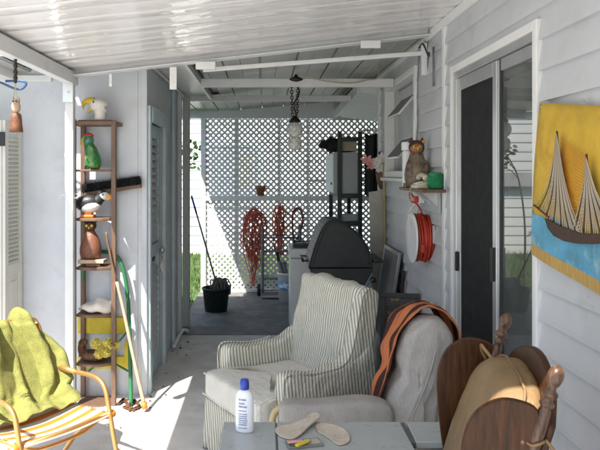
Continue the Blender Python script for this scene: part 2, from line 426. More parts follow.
# grass blades in the yard behind and left
gm = MB()
for i in range(9000):
    x = random.uniform(-4.2, 1.8); y = random.uniform(9.45, 13.8)
    if -1.95 < x < WX and y < 9.4: continue
    hgt = random.uniform(.05, .16); a = random.uniform(0, 6.28); w = .008
    dx, dy = math.cos(a)*w, math.sin(a)*w; lx, ly = random.uniform(-.06, .06), random.uniform(-.06, .06)
    gm._face([gm.bm.verts.new(p) for p in ((x-dx, y-dy, -.06), (x+dx, y+dy, -.06), (x+lx, y+ly, hgt-.06))])
for i in range(2500):
    x = random.uniform(-4.5, -.98); y = random.uniform(7.3, 9.45)
    hgt = random.uniform(.05, .16); a = random.uniform(0, 6.28); w = .008
    dx, dy = math.cos(a)*w, math.sin(a)*w; lx, ly = random.uniform(-.06, .06), random.uniform(-.06, .06)
    gm._face([gm.bm.verts.new(p) for p in ((x-dx, y-dy, -.06), (x+dx, y+dy, -.06), (x+lx, y+ly, hgt-.06))])
tag(gm.build('grass', M['grass']), 'green grass growing in the sunny yard behind the lattice', 'grass', kind='stuff')

lm_ = MB(); rnd = random.Random(31)
for i in range(70):
    if i < 45: x, y = rnd.uniform(-.95, -.7), rnd.uniform(4.3, 6.9)
    elif i < 80: x, y = rnd.uniform(-.9, 1.2), rnd.uniform(6.0, 9.1)
    else: x, y = rnd.uniform(-1.4, .2), rnd.uniform(3.2, 5.5)
    p = V((x, y, .006+(.004 if y > 6.78 else 0))); a_ = rnd.uniform(0, 6.28); L = rnd.uniform(.012, .035)
    t = V((math.cos(a_), math.sin(a_), rnd.uniform(0, .3)))*L; s_ = V((-math.sin(a_), math.cos(a_), rnd.uniform(0, .4)))*L*.35
    lm_._face([lm_.bm.verts.new(q) for q in (p, p+t*.5+s_, p+t, p+t*.5-s_)])
tag(lm_.build('dry_leaves', M['rust']), 'scattered dry leaf bits lying on the porch floor', 'leaves', kind='stuff')

# ------------------------------------------------------------------ the house on the right
house = thing('house', 'white lap sided house wall along the right with a sliding door', 'house', (WX, 4.5, 0))
Y_D0, Y_D1, Z_D0, Z_D1 = 2.885, 4.15, .26, 2.34       # sliding door opening
Y_W0, Y_W1, Z_W0, Z_W1 = 5.20, 6.42, 1.70, 2.50      # awning window opening
ZT = 2.98
segs = [(-2.6, Y_D0, 0, ZT), (Y_D0, Y_D1, Z_D1, ZT), (Y_D0, Y_D1, 0, Z_D0), (Y_D1, Y_W0, 0, ZT),
        (Y_W0, Y_W1, Z_W1, ZT), (Y_W0, Y_W1, 0, Z_W0), (Y_W1, 6.84, 0, ZT)]
sm = MB(); wm = MB()
for y0, y1, z0, z1 in segs:
    siding_rows(sm, 'y', y0, y1, z0, z1, WX)
    wm.box((WX+.004, y0, z0), (WX+.12, y1, z1))
rnd = random.Random(21)
for k in range(4, 21):
    z_ = .103+.136*k+.045
    for yy in (1.62, 2.02, 2.44, 2.80, 4.28, 4.46, 5.1, 6.6):
        y_ = yy+rnd.uniform(-.04, .04)
        if rnd.random() < .5 or z_ > 2.6: continue
        sm.lathe([(.0045, 0), (.0045, .002), (0, .003)], (WX-.020+.003, y_, z_), 8, RY(R(-90)))
for y_, ks in ((2.08, (6, 9, 13, 16)), (1.75, (7, 12, 15)), (4.62, (4, 8)), (6.62, (5, 11))):
    for k in ks: sm.box((WX-.0265, y_, .103+.136*k+.004), (WX-.012, y_+.012, .103+.136*k+.128))
sm.build('siding', M['siding'], house)
wm.box((WX+.004, 6.72, 0), (WX+.5, 6.838, ZT))
wm.box((1.66, 6.838, 0), (1.80, 9.4, ZT))
wm.build('wall', M['siding'], house)
sm = MB(); siding_rows(sm, 'y', 6.85, 9.15, 0, 2.5, 1.66); sm.build('siding', M['siding'], house)
# interior room; unseen far opening added to let daylight onto the curtain
im = MB()
im.box((4.2, -2.6, .2), (4.3, 6.7, .9)); im.box((4.2, -2.6, 2.5), (4.3, 6.7, 2.7)); im.box((4.2, 5.2, .9), (4.3, 6.7, 2.5)); im.box((4.2, -2.6, .9), (4.3, .5, 2.5)); im.box((WX+.12, -2.7, .2), (4.2, -2.6, 2.7)); im.box((WX+.12, 6.6, .2), (4.2, 6.7, 2.7))
im.box((WX+.12, -2.6, .15), (4.2, 6.7, .2)); im.box((WX+.12, -2.6, 2.7), (4.3, 6.7, 2.75))
im.build('interior_room', M['interior'], house)
# trims: near corner post of roof, splice trims, house corner
tm = MB(); tm.box((WX-.028, 4.33, 0), (WX-.003, 4.385, ZT-.26)); tm.build('trim_strip', M['trim'], house, bevel=.004)
tm = MB(); tm.box((WX-.034, 6.78, 0), (WX-.003, 6.86, 2.72)); tm.box((WX-.003, 6.842, 0), (WX+.06, 6.862, 2.72)); tm.build('corner_trim', M['trim'], house, bevel=.004)
tm = MB(); tm.box((WX-.03, -2.6, 2.67), (WX-.004, 6.78, 2.73)); tm.build('wall_flashing', M['trim'], house, bevel=.005)
# rear eave soffit of the house
sf = MB()
sf.prism([(1.0, 6.88, 2.545), (1.64, 6.88, 2.47), (1.64, 6.88, 2.66), (1.0, 6.88, 2.63)], (0, 2.29, -.07))
sf.build('soffit', M['trim'], house, bevel=.006)
MB().prism([(.975, 6.87, 2.53), (.998, 6.87, 2.53), (.998, 6.87, 2.64), (.975, 6.87, 2.64)], (0, 2.3, -.07)).build('fascia', M['trim'], house, bevel=.004)

# sliding door
door = MB()
a, b_ = Y_D0, Y_D1
door.box((WX-.032, a-.035, Z_D0), (WX+.05, a+.012, Z_D1+.035)); door.box((WX-.032, b_-.012, Z_D0), (WX+.05, b_+.035, Z_D1+.035))
door.box((WX-.032, a+.012, Z_D1-.012), (WX+.05, b_-.012, Z_D1+.035)); door.box((WX-.032, a-.035, Z_D0-.04), (WX+.06, b_+.035, Z_D0))
dr = door.build('sliding_door', M['trim'], house, bevel=.006)
fr = MB()
fr.box((WX-.016, b_-.045, Z_D0), (WX+.07, b_-.012, Z_D1-.012)); fr.box((WX-.016, a+.012, Z_D0), (WX+.07, a+.034, Z_D1-.012))
fr.box((WX-.016, a+.034, Z_D1-.05), (WX+.07, b_-.045, Z_D1-.012)); fr.box((WX-.02, a+.034, Z_D0), (WX+.07, b_-.045, Z_D0+.03))
fr.build('track_frame', M['alu'], dr, bevel=.003)
ym = 3.425
pf = MB()      # screen leaf frame (far half)
for q in ((ym-.01, ym+.045), (b_-.10, b_-.047)): pf.box((WX-.006, q[0], Z_D0+.032), (WX+.018, q[1], Z_D1-.052))
pf.box((WX-.006, ym+.045, Z_D1-.13), (WX+.018, b_-.10, Z_D1-.052)); pf.box((WX-.006, ym+.045, Z_D0+.032), (WX+.018, b_-.10, Z_D0+.12))
pf.build('screen_frame', M['alu'], dr, bevel=.003)
MB().box((WX+.004, ym+.045, Z_D0+.12), (WX+.009, b_-.10, Z_D1-.13)).build('insect_screen', M['screen'], dr)
MB().box((WX+.002, ym-.055, Z_D0+.032), (WX+.03, ym-.031, Z_D1-.052)).build('meeting_stile', M['gasket'], dr, bevel=.003)
gf = MB()
gf.box((WX+.002, ym-.03, Z_D0+.032), (WX+.026, ym-.012, Z_D1-.052)); gf.box((WX+.002, a+.036, Z_D0+.032), (WX+.026, a+.055, Z_D1-.052))
gf.box((WX+.002, a+.055, Z_D1-.115), (WX+.026, ym-.055, Z_D1-.052)); gf.box((WX+.002, a+.055, Z_D0+.032), (WX+.026, ym-.055, Z_D0+.11))
gf.build('glass_frame', M['alu'], dr, bevel=.003)
MB().box((WX+.012, a+.06, Z_D0+.11), (WX+.017, ym-.055, Z_D1-.115)).build('glass_pane', M['glass'], dr)
hb = MB(); hb.box((WX-.026, ym+.006, 1.12), (WX-.007, ym+.03, 1.30)); hb.build('handle', M['black'], dr, bevel=.004)
hb = MB(); hb.box((WX-.026, b_-.085, 1.08), (WX-.007, b_-.06, 1.2)); hb.build('latch', M['black'], dr, bevel=.004)
cm = MB(); cm.grid(lambda u, v: V((WX+.17+.025*math.sin(u*62)+.01*math.sin(u*23+1), a-.1+u*1.5, Z_D0+.02+v*2.02)), 240, 2)
cm.build('curtain', M['curtain'], dr, smooth=True, solid=.003)

# awning window
wf = MB()
for y0, y1, z0, z1 in ((Y_W0-.05, Y_W0+.01, Z_W0-.05, Z_W1+.05), (Y_W1-.01, Y_W1+.05, Z_W0-.05, Z_W1+.05), (Y_W0+.01, Y_W1-.01, Z_W1-.01, Z_W1+.05), (Y_W0+.01, Y_W1-.01, Z_W0-.05, Z_W0+.01)):
    wf.box((WX-.036, y0, z0), (WX+.06, y1, z1))
win = wf.build('awning_window', M['trim'], house, bevel=.006)
MB().box((WX-.07, Y_W0-.07, Z_W0-.085), (WX+.02, Y_W1+.07, Z_W0-.052)).build('sill', M['trim'], win, bevel=.006)
MB().box((WX+.10, Y_W0+.01, Z_W0+.01), (WX+.115, Y_W1-.01, Z_W1-.01)).build('inner_panel', M['siding'], win)
for zt in (2.33, 1.98):
    L = .21; ang = R(40)
    d = V((-math.sin(ang), 0, -math.cos(ang))); p0 = V((WX-.01, 5.225, zt))
    pn = MB()
    fw = .022
    w_ = .50
    nrm = V((-math.cos(ang), 0, math.sin(ang)))
    pn.prism([p0, p0+V((0, w_, 0)), p0+V((0, w_, 0))+d*L, p0+d*L], nrm*.006)
    pane = pn.build('awning_pane', M['grey_sheet'], win)
    fm = MB()
    for q0, q1 in ((p0, p0+V((0, w_, 0))), (p0+d*L, p0+d*L+V((0, w_, 0))), (p0, p0+d*L), (p0+V((0, w_, 0)), p0+V((0, w_, 0))+d*L)): fm.beam(q0, q1, .014, .014)
    fm.build('pane_frame', M['alu'], pane)

# ------------------------------------------------------------------ the near patio roof
roof = thing('patio_roof', 'glossy white aluminium patio roof sloping from the house to its left eave', 'roof', (-1.40, 4.7, 0))
X0, Z0r, X1, Z1r = -1.47, 2.43, WX-.004, 2.735
YR0, YR1 = .875, 4.72
ROOF_N = .715
def zr(x): return Z0r+(Z1r-Z0r)*(x-X0)/(X1-X0)
pm = MB()
prof = []
y = YR0; pan = .305
while y < YR1-.01:
    # one interlocking pan: flat with two stiffening creases and a standing rib gap
    for dy, dz in ((0, 0), (.004, .005), (.008, .005), (.012, .001), (.07, .0), (.145, .0012), (.153, .0035), (.161, .0012), (.23, .0), (.30, -.003), (.3045, -.003)):
        if y+dy < YR1: prof.append((y+dy, dz))
    y += pan
prof.append((YR1, 0))
def roof_pt(u, j):
    x = X0+(X1-X0)*u; yy, dz = prof[j]
    sag = .003*math.sin(u*9+yy*2.1)*math.sin(yy*2+1)+.0015*math.sin(u*31+yy*4)
    return V((x, yy, zr(x)+dz+sag))
g = [[pm.bm.verts.new(roof_pt(i/40, j)) for j in range(len(prof))] for i in range(41)]
for i in range(40):
    for j in range(len(prof)-1): pm._face([g[i][j], g[i+1][j], g[i+1][j+1], g[i][j+1]])
# upper skin
pm.prism([(X0, YR0, Z0r+.03), (X1, YR0, Z1r+.03), (X1, YR0, Z1r+.05), (X0, YR0, Z0r+.05)], (0, YR1-YR0, 0))
pm.build('roof_pans', M['pan'], roof, smooth=True)
# the next roof bay, over the camera, leaving a narrow slot that lets a blade of sun through
pm = MB(); pm.prism([(X0, -1.3, Z0r+.0), (X1, -1.3, Z1r+.0), (X1, -1.3, Z1r+.05), (X0, -1.3, Z0r+.05)], (0, ROOF_N+1.3, 0)); pm.build('roof_pans', M['pan'], roof)
# end flashing strip at the far edge
fm = MB()
fm.prism([(X0, YR1+.002, Z0r-.045), (X1-.03, YR1+.002, Z1r-.045), (X1-.03, YR1+.002, Z1r+.06), (X0, YR1+.002, Z0r+.06)], (0, .03, 0))
fm.prism([(X0, YR1-.07, Z0r-.052), (X1-.03, YR1-.07, Z1r-.052), (X1-.03, YR1-.07, Z1r-.044), (X0, YR1-.07, Z0r-.044)], (0, .10, 0))
fm.build('end_flashing', M['alu_paint'], roof, bevel=.003)
# eave beam and gutter
MB().box((-1.44, -1.3, 2.335), (-1.375, 4.79, 2.425)).build('eave_beam', M['alu_paint'], roof, bevel=.005)
MB().box((-1.53, -1.3, 2.385), (-1.445, 4.79, 2.47)).build('gutter', M['alu_paint'], roof, bevel=.005)  # white door on grey body: lattice light and shade put into the colours
po = MB(); po.box((-1.435, 4.66, 0), (-1.375, 4.72, 2.333)); po.build('post', M['alu_paint'], roof, bevel=.005)
br = MB(); br.box((-1.447, 4.645, 2.2), (-1.372, 4.657, 2.34)); br.lathe([(.008, 0), (.008, .004), (0, .006)], (-1.405, 4.644, 2.27), 10, RX(R(90))); br.build('post_bracket', M['alu'], roof, bevel=.002)
po = MB(); po.box((-1.435, -1.2, 0), (-1.375, -1.14, 2.333)); po.build('post', M['alu_paint'], roof, bevel=.005)
po = MB(); po.box((WX-.058, 4.81, 2.42), (WX-.018, 4.85, 2.66)); po.build('post', M['alu_paint'], roof, bevel=.005)
# dangling clips on the far edge
for px, py0, w, h in ((112, 75, .022, .09), (174, 68, .05, .16)):
    p = P(px, py0, 4.70); cb = MB(); cb.box((p.x-w/2, 4.655, p.z-h), (p.x+w/2, 4.665, p.z)); cb.lathe([(.006, 0), (.006, .004), (0, .006)], (p.x, 4.655, p.z-h*.7), 8, RX(R(90)))
    cb.build('hanging_clip', M['trim'], roof, bevel=.002)
for px, py0 in ((206, 66), (370, 45)):
    p = P(px, py0, 4.66); cb = MB(); cb.box((p.x-.07, 4.62, p.z-.028), (p.x+.07, 4.648, p.z+.026)); cb.build('splice_plate', M['trim'], roof, bevel=.004)
# white tie bar below the far edge
a = P(203, 70, 4.84); b2 = P(426, 53, 4.84)
tag(MB().beam(a, b2, .028, .032).build('tie_bar', M['trim'], loc=((a+b2)/2), bevel=.004), 'thin white metal bar running under the far edge of the roof', 'bar')

# ------------------------------------------------------------------ rear porch roof
def rz(x): return 2.56+.08*max(0, x+.58)
rr = thing('rear_roof', 'dim grey flat roof over the rear porch with cross beams', 'roof', (0, 7.0, 0))
fm = MB()
xx = -1.25
pts = []
while xx < 1.66:
    for dx, dz in ((0, 0), (.004, .02), (.014, .02), (.018, 0), (.145, 0), (.149, .006), (.155, 0)):
        if xx+dx < 1.66: pts.append((xx+dx, dz))
    xx += .30
pts.append((1.66, 0))
for (xa, za), (xb, zb) in zip(pts, pts[1:]):
    ys = 4.78 if xa > -.58 else 7.215
    fm.quad((xa, ys, rz(xa)+za), (xb, ys, rz(xb)+zb), (xb, 9.3, rz(xb)+zb), (xa, 9.3, rz(xa)+za))
fm.prism([(-.57, 4.78, 2.585), (1.66, 4.78, 2.765), (1.66, 4.78, 2.78), (-.57, 4.78, 2.60)], (0, 4.52, 0)); fm.box((-1.25, 7.215, 2.585), (-.571, 9.3, 2.60))
fm.build('roof_pans', M['pan_far'], rr)
fl_ = MB(); fl_.prism([(-.57, 4.757, 2.555), (WX-.08, 4.757, 2.69), (WX-.08, 4.757, 2.86), (-.57, 4.757, 2.66)], (0, .018, 0)); fl_.box((WX-.08, 4.865, 2.70), (WX+.3, 4.88, 2.95)); fl_.build('light_leak_filler', M['pan_far'], rr)  # filler added to stop sun leaking between the two roofs
fl_ = MB(); fl_.box((-.80, 4.6, 2.606), (-.45, 9.3, 2.618)); fl_.box((-1.3, 7.05, 2.606), (-.801, 7.4, 2.618)); fl_.build('light_leak_cover', M['pan_far'], rr)  # unseen strips added over the roof seams to block stray sun
fl_ = MB(); fl_.box((.3, 4.5, 2.84), (WX+.4, 5.6, 2.86)); fl_.build('light_leak_cap', M['alu_paint'], rr)  # unseen cap added above the roof step against leaking sunlight
for yb, zb, hh in ((5.95, 2.555, .075), (7.25, 2.555, .065), (9.12, 2.555, .10)):
    if yb > 9: MB().box((.965, 9.184, 2.43), (1.655, 9.24, 2.70)).build('cross_beam', M['trim'], rr, bevel=.004)
    xa_, xb_ = (-.60 if yb < 7 else -1.2), (.96 if yb > 7.2 else WX-.04)
    MB().prism([(xa_, yb, zb-hh), (xb_, yb, zb-hh), (xb_, yb, rz(xb_)-.003 if yb > 9 else zb), (-.58 if xa_ < -.58 else xa_, yb, rz(-.58)-.003 if yb > 9 else zb), (xa_, yb, rz(xa_)-.003 if yb > 9 else zb)], (0, .06, 0)).build('cross_beam', M['alu_paint'] if yb < 9 else M['trim'], rr, bevel=.004)
# stapled cable along the first beam
tag(MB().tube(bez([P(305, 76, 5.9), P(325, 81, 5.9), P(350, 83, 5.9), P(368, 80, 5.9), P(378, 77, 5.9), P(379.5, 60, 6.0)]), .006, 6).build('cable', M['wire_y']), 'yellowed loose cable sagging along the first cross beam', 'cable')

# ------------------------------------------------------------------ shed on the left
SX, SY0, SY1 = -.91, 4.955, 7.1
shed = thing('shed', 'pale blue stucco utility shed left of the passage', 'shed', (-2.2, 5.9, 0))
MB().box((-3.6, SY0, 0), (SX-.06, SY0+.12, 2.50)).build('front_wall', M['shed'], shed)
sw = MB()
DY0, DY1, DZ1 = 5.02, 5.74, 2.15
sw.box((SX-.06, SY0, 0), (SX, DY0, 2.56)); sw.box((SX-.12, DY1, 0), (SX, SY1, 2.56)); sw.box((SX-.12, DY0, DZ1), (SX, DY1, 2.56))
sw.build('side_wall', M['shed_side'], shed, bevel=.006)
MB().box((-3.6, SY1-.12, 0), (SX-.125, SY1, 2.56)).build('rear_wall', M['shed_side'], shed)
MB().box((-3.65, SY0+.125, 0), (-3.53, SY1-.125, 2.56)).build('outer_wall', M['shed_side'], shed)
# corner bead
MB().box((SX-.03, SY0-.012, 0), (SX+.012, SY0+.03, 2.55)).build('corner_trim', M['shed'], shed, bevel=.004)
# door with louvres
df = MB()
df.box((SX+.002, DY0-.05, 0), (SX+.035, DY0+.02, DZ1+.06)); df.box((SX+.002, DY1-.02, 0), (SX+.035, DY1+.06, DZ1+.06)); df.box((SX+.002, DY0+.02, DZ1-.06), (SX+.045, DY1-.02, DZ1+.06))
d0 = df.build('door_frame', M['door_blue'], shed, bevel=.005)
dl = MB()
for y0, y1 in ((DY0+.022, DY0+.10), (DY1-.10, DY1-.022)): dl.box((SX-.05, y0, .02), (SX-.012, y1, DZ1-.062))
for z0, z1 in ((.02, .2), (1.0, 1.1), (1.98, DZ1-.062)): dl.box((SX-.05, DY0+.10, z0), (SX-.012, DY1-.10, z1))
dd = dl.build('door', M['door_blue'], shed, bevel=.004)
lv = MB()
z = .22
while z < 1.97:
    if not (.96 < z < 1.1): lv.obox((SX-.032, (DY0+DY1)/2, z), (.006, DY1-DY0-.2, .075), RY(R(-32)))
    z += .062
lv.build('louvres', M['shed_side'], dd)
kn = MB(); kn.ell((SX+.012, DY1-.06, 1.02), .025); kn.build('handle', M['alu'], dd, smooth=True)
# pilaster strips further along
for y0, y1, t, mt in ((6.32, 6.40, .03, 'door_blue'), (6.72, 6.78, .045, 'shed_side')):
    MB().box((SX+.002, y0, 0), (SX+t, y1, 2.54)).build('pilaster', M[mt], shed, bevel=.004)
# side soffit, fascia and roof slab
so = MB()
yy = SY0-.10
while yy < SY1+.05:
    so.box((SX+.015, yy, 2.553), (-.615, yy+.078, 2.566)); so.box((SX+.015, yy+.078, 2.560), (-.615, yy+.088, 2.57)); yy += .088
so.build('soffit', M['alu_paint'], shed)
MB().box((-.612, SY0-.1, 2.50), (-.585, SY1+.1, 2.556)).build('fascia', M['trim'], shed, bevel=.003)
MB().beam((SX+.018, SY0-.1, 2.535), (SX+.018, SY1+.1, 2.535), .024, .024).build('soffit_moulding', M['trim'], shed, bevel=.003)
MB().box((-3.7, SY0-.43, 2.505), (-1.55, SY0-.004, 2.535)).build('front_eave', M['pan_far'], shed, bevel=.004)
MB().box((-3.7, SY0-.195, 2.572), (-.585, SY1+.1, 2.60)).build('roof', M['pan_far'], shed, bevel=.004)
MB().box((-1.56, 4.45, 2.625), (-.45, 5.1, 2.64)).build('light_leak_apron', M['pan_far'], shed)  # unseen sheet added on top to keep leaking sun off the front wall
# front awning of the shed (beyond the gap that lets the sun in)
aw = MB()
x = -3.7
while x < -1.93:
    aw.box((x, 3.3, 2.46), (x+.15, SY0-.004, 2.475)); aw.box((x+.15, 3.3, 2.468), (x+.16, SY0-.004, 2.478)); x += .16
aw.build('awning', M['pan_far'], shed)
MB().box((-1.93, 3.3, 2.40), (-1.90, SY0-.004, 2.50)).build('awning_fascia', M['trim'], shed, bevel=.004)
MB().box((-3.6, SY0-.03, 2.385), (-1.62, SY0-.003, 2.435)).build('wall_ledger', M['trim'], shed, bevel=.004)
for yy in (3.35,): MB().box((-3.66, yy, -.02), (-3.6, yy+.06, 2.46)).build('awning_post', M['alu_paint'], shed, bevel=.004)
# weathered post at the shed's rear end
wp = MB(); wp.box((-.905, SY1+.03, 0), (-.83, SY1+.11, 2.53)); tag(wp.build('wooden_post', M['board_grey'], loc=(-.87, SY1+.07, 0), bevel=.005), 'weathered grey post at the far end of the blue shed', 'post')
# pipe at the foot of the wall
tag(MB().tube(bez([(SX+.10, 6.86, .015), (SX+.055, 6.86, .03), (SX+.04, 6.62, .04), (SX+.045, 6.2, .04)]), .02, 10).build('drain_pipe', M['white_pl']), 'white plastic pipe at the foot of the shed wall', 'pipe')
pp = MB(); pp.grid(lambda u, v: V((SX+.05+.012*math.sin(v*7+u*4), 5.42+.09*u+.01*math.sin(v*9), 1.02-.16*v)), 6, 8)
tag(pp.build('paper_tag', M['paper'], smooth=True, solid=.002), 'crumpled white paper hanging on the shed door handle', 'paper')

# ------------------------------------------------------------------ lattice screen
LY = 9.2
lat = thing('lattice_fence', 'white diagonal lattice screen closing the far end of the porch', 'fence', (.4, LY, 0))
LX0, LX1, LZ0, LZ1 = -.84, 1.655, .03, 2.46
def clip(p, d):
    t0, t1 = -1e9, 1e9
    for i, (lo, hi) in enumerate(((LX0, LX1), (LZ0, LZ1))):
        if abs(d[i]) < 1e-9: continue
        a_, b_ = (lo-p[i])/d[i], (hi-p[i])/d[i]
        if a_ > b_: a_, b_ = b_, a_
        t0, t1 = max(t0, a_), min(t1, b_)
    return (t0, t1) if t1-t0 > .03 else None
lm = MB()
pitch = .0815; rj = random.Random(44)
for s_, yo in ((1, 0), (-1, .0055)):
    k = -60
    while k < 60:
        p = (LX0+k*pitch, LZ0) if s_ == 1 else (LX0+k*pitch+2.5, LZ0)
        d = (s_*.70711, .70711)
        c_ = clip(p, d)
        if c_:
            a_ = V((p[0]+d[0]*c_[0], LY+yo, p[1]+d[1]*c_[0])); b_ = V((p[0]+d[0]*c_[1], LY+yo, p[1]+d[1]*c_[1]))
            lm.beam(a_, b_, .005, .033, (0, 1, 0)) if False else lm.obox((a_+b_)/2+V((rj.uniform(-.0025, .0025), rj.uniform(-.0004, .0004), 0)), (.029+rj.uniform(-.0015, .0015), .005, (b_-a_).length), RY(math.atan2(d[0], d[1])+rj.uniform(-.0012, .0012)))
        k += 1
lm.build('lattice_panel', M['lattice'], lat)
MB().box((LX0-.065, LY-.035, 0), (LX0+.005, LY+.045, 2.53)).build('end_post', M['trim'], lat, bevel=.004)
MB().box((LX0+.006, LY-.04, 1.295), (LX1, LY-.004, 1.365)).build('mid_rail', M['trim'], lat, bevel=.004)
MB().box((LX0+.006, LY-.03, .004), (LX1, LY-.004, .05)).build('bottom_rail', M['trim'], lat, bevel=.004)
for x, w in ((-.40, .06), (.20, .035), (.61, .03)):
    MB().box((x-w/2, LY+.012, 0), (x+w/2, LY+.05, 2.5)).build('stud', M['alu_paint'], lat, bevel=.003)
MB().box((.625, LY+.012, 1.56), (1.6, LY+.04, 1.595)).build('brace_rail', M['alu_paint'], lat, bevel=.003)

# ------------------------------------------------------------------ neighbours, tree, shrub
nb = thing('neighbour_house', 'sunlit white sided neighbour house beyond the lattice', 'house', (0, 14.2, 0))
s2 = MB(); siding_rows(s2, 'x', -9, 9, -.06, 3.0, 14.0, e=.2, c=-.06, pr=.018); s2.build('siding', M['siding_far'], nb)
MB().box((-9, 14.004, -.06), (9, 18, 3.0)).build('wall', M['siding_far'], nb)
rf = MB(); rf.prism([(-9.3, 13.88, 2.98), (-9.3, 18.4, 2.98), (-9.3, 16, 4.1)], (18.6, 0, 0)); rf.build('roof', M['roof_tile'], nb)
for xw in (-.7,):
    w = MB()
    for x0, x1, z0, z1 in ((xw-.5, xw-.44, .95, 2.3), (xw+.44, xw+.5, .95, 2.3), (xw-.44, xw+.44, 2.24, 2.3), (xw-.44, xw+.44, .95, 1.01), (xw-.44, xw+.44, 1.6, 1.64)): w.box((x0, 13.94, z0), (x1, 13.975, z1))
    wo = w.build('window', M['alu_paint'], nb, bevel=.004)
    MB().box((xw-.44, 13.962, 1.01), (xw+.44, 13.97, 2.24)).build('pane', M['grey_cab'], wo)
    if xw < 0:
        MB().box((xw+.02, 13.952, 1.35), (xw+.42, 13.96, 2.1)).build('window_shade', M['beige_box'], wo)
aw = MB(); aw.prism([(-4.2, 13.975, 1.66), (-4.2, 13.85, 1.38), (-4.2, 13.85, 1.40), (-4.2, 13.975, 1.69)], (1.9, 0, 0)); aw.build('window_awning', M['grey_sheet'], nb)
nb2 = thing('neighbour_house', 'white sided mobile home standing across the yard to the left', 'house', (-8, 5, 0))
s2 = MB(); siding_rows(s2, 'y', -6, 11.5, -.06, 3.0, -6.6, e=.2, c=-.06, pr=.018, sgn=1); s2.build('siding', M['siding_far'], nb2)
MB().box((-10.5, -6, -.06), (-6.604, 11.5, 3.0)).build('wall', M['siding_far'], nb2)
rf = MB(); rf.prism([(-10.8, -6.2, 2.98), (-6.3, -6.2, 2.98), (-8.5, -6.2, 3.7)], (0, 17.9, 0)); rf.build('roof', M['roof_tile'], nb2)

def leaves(mb, c, rad, count, size, seed=0, droop=.3):
    rnd = random.Random(seed)
    clumps = []
    for i in range(max(4, count//28)):
        while True:
            q = V((rnd.uniform(-1, 1), rnd.uniform(-1, 1), rnd.uniform(-1, 1)))
            if q.length < 1: break
        clumps.append(V((q.x*rad[0], q.y*rad[1], q.z*rad[2])))
    for i in range(count):
        k = rnd.choice(clumps); q = V((rnd.gauss(0, .16)*rad[0], rnd.gauss(0, .16)*rad[1], rnd.gauss(0, .16)*rad[2]))
        p = V(c)+k+q
        a = rnd.uniform(0, 6.28); t = V((math.cos(a), math.sin(a), rnd.uniform(-droop-.4, .4))).normalized()
        sd = t.cross(V((rnd.uniform(-.5, .5), rnd.uniform(-.5, .5), 1))).normalized()
        L = size*rnd.uniform(.7, 1.3); w = L*.28; up = t.cross(sd)*L*.08
        mb._face([mb.bm.verts.new(v) for v in (p, p+t*L*.35+sd*w+up, p+t*L, p+t*L*.35-sd*w+up)])
tr = thing('leafy_tree', 'leafy green tree in front of the neighbour house beyond the shed', 'tree', (-5.4, 12.6, -.06))
tk = MB()
tk.tube(bez([(-5.4, 12.6, -.1), (-5.38, 12.6, .9), (-5.44, 12.62, 1.8), (-5.4, 12.6, 2.8)], 5), [.11-.0045*i for i in range(16)], 9)
for ax in range(6):
    a_ = ax*1.05; tk.tube(bez([(-5.4, 12.6, 1.6+ax*.12), (-5.4+.4*math.cos(a_), 12.6+.4*math.sin(a_), 2.2+ax*.1), (-5.4+.8*math.cos(a_), 12.6+.8*math.sin(a_), 2.6+ax*.1)], 4), [.04-.0035*i for i in range(9)], 6)
tk.build('trunk', M['bark'], tr, smooth=True)
cr = MB(); leaves(cr, (-5.4, 12.6, 2.9), (1.1, 1.0, 1.0), 2600, .10, 3); cr.build('crown', M['leaf'], tr)
sh = thing('garden_shrub', 'dark leafy shrub branch showing in the opening beside the lattice', 'shrub', (-1.36, 9.65, -.06))
st = MB()
stem = bez([(-1.25, 8.65, -.08), (-1.25, 8.62, .8), (-1.16, 8.6, 1.5), (-1.0, 8.58, 1.85), (-.90, 8.58, 2.02)], 5)
st.tube(stem, [.016-.0005*i for i in range(len(stem))], 6)
st.tube(bez([(-1.17, 8.6, 1.48), (-1.05, 8.55, 1.62), (-.93, 8.55, 1.68)], 5), .006, 5); st.tube(bez([(-1.10, 8.6, 1.65), (-1.0, 8.62, 1.8), (-.88, 8.62, 1.86)], 5), .006, 5)
for v in st.bm.verts: k = 9.65/8.6; v.co = V((v.co.x*k, 9.65+(v.co.y-8.6), v.co.z*1.02+.06 if v.co.z > .1 else v.co.z))
st.build('stem', M['bark'], sh, smooth=True)
lf = MB(); rnd = random.Random(5)
for (cx, cz, k) in ((-.93, 2.0, 9), (-.90, 1.86, 9), (-.95, 1.72, 9), (-1.03, 1.90, 8)):
    for i in range(k):
        p = V((cx+rnd.gauss(0, .035), 8.58+rnd.gauss(0, .05), cz+rnd.gauss(0, .035)))
        a_ = rnd.uniform(0, 6.28); t = V((math.cos(a_), math.sin(a_)*.5, rnd.uniform(-.7, .5))).normalized(); sd = t.cross(V((rnd.uniform(-.4, .4), 1, rnd.uniform(-.4, .4)))).normalized()
        L = rnd.uniform(.06, .095); w = L*.30
        lf._face([lf.bm.verts.new(v) for v in (p, p+t*L*.3+sd*w, p+t*L*.7+sd*w*.8, p+t*L, p+t*L*.7-sd*w*.8, p+t*L*.3-sd*w)])
for v in lf.bm.verts: k = 9.65/8.6; v.co = V((v.co.x*k, 9.65+(v.co.y-8.6), v.co.z*1.02+.06))
lf.build('foliage', M['leaf'], sh)
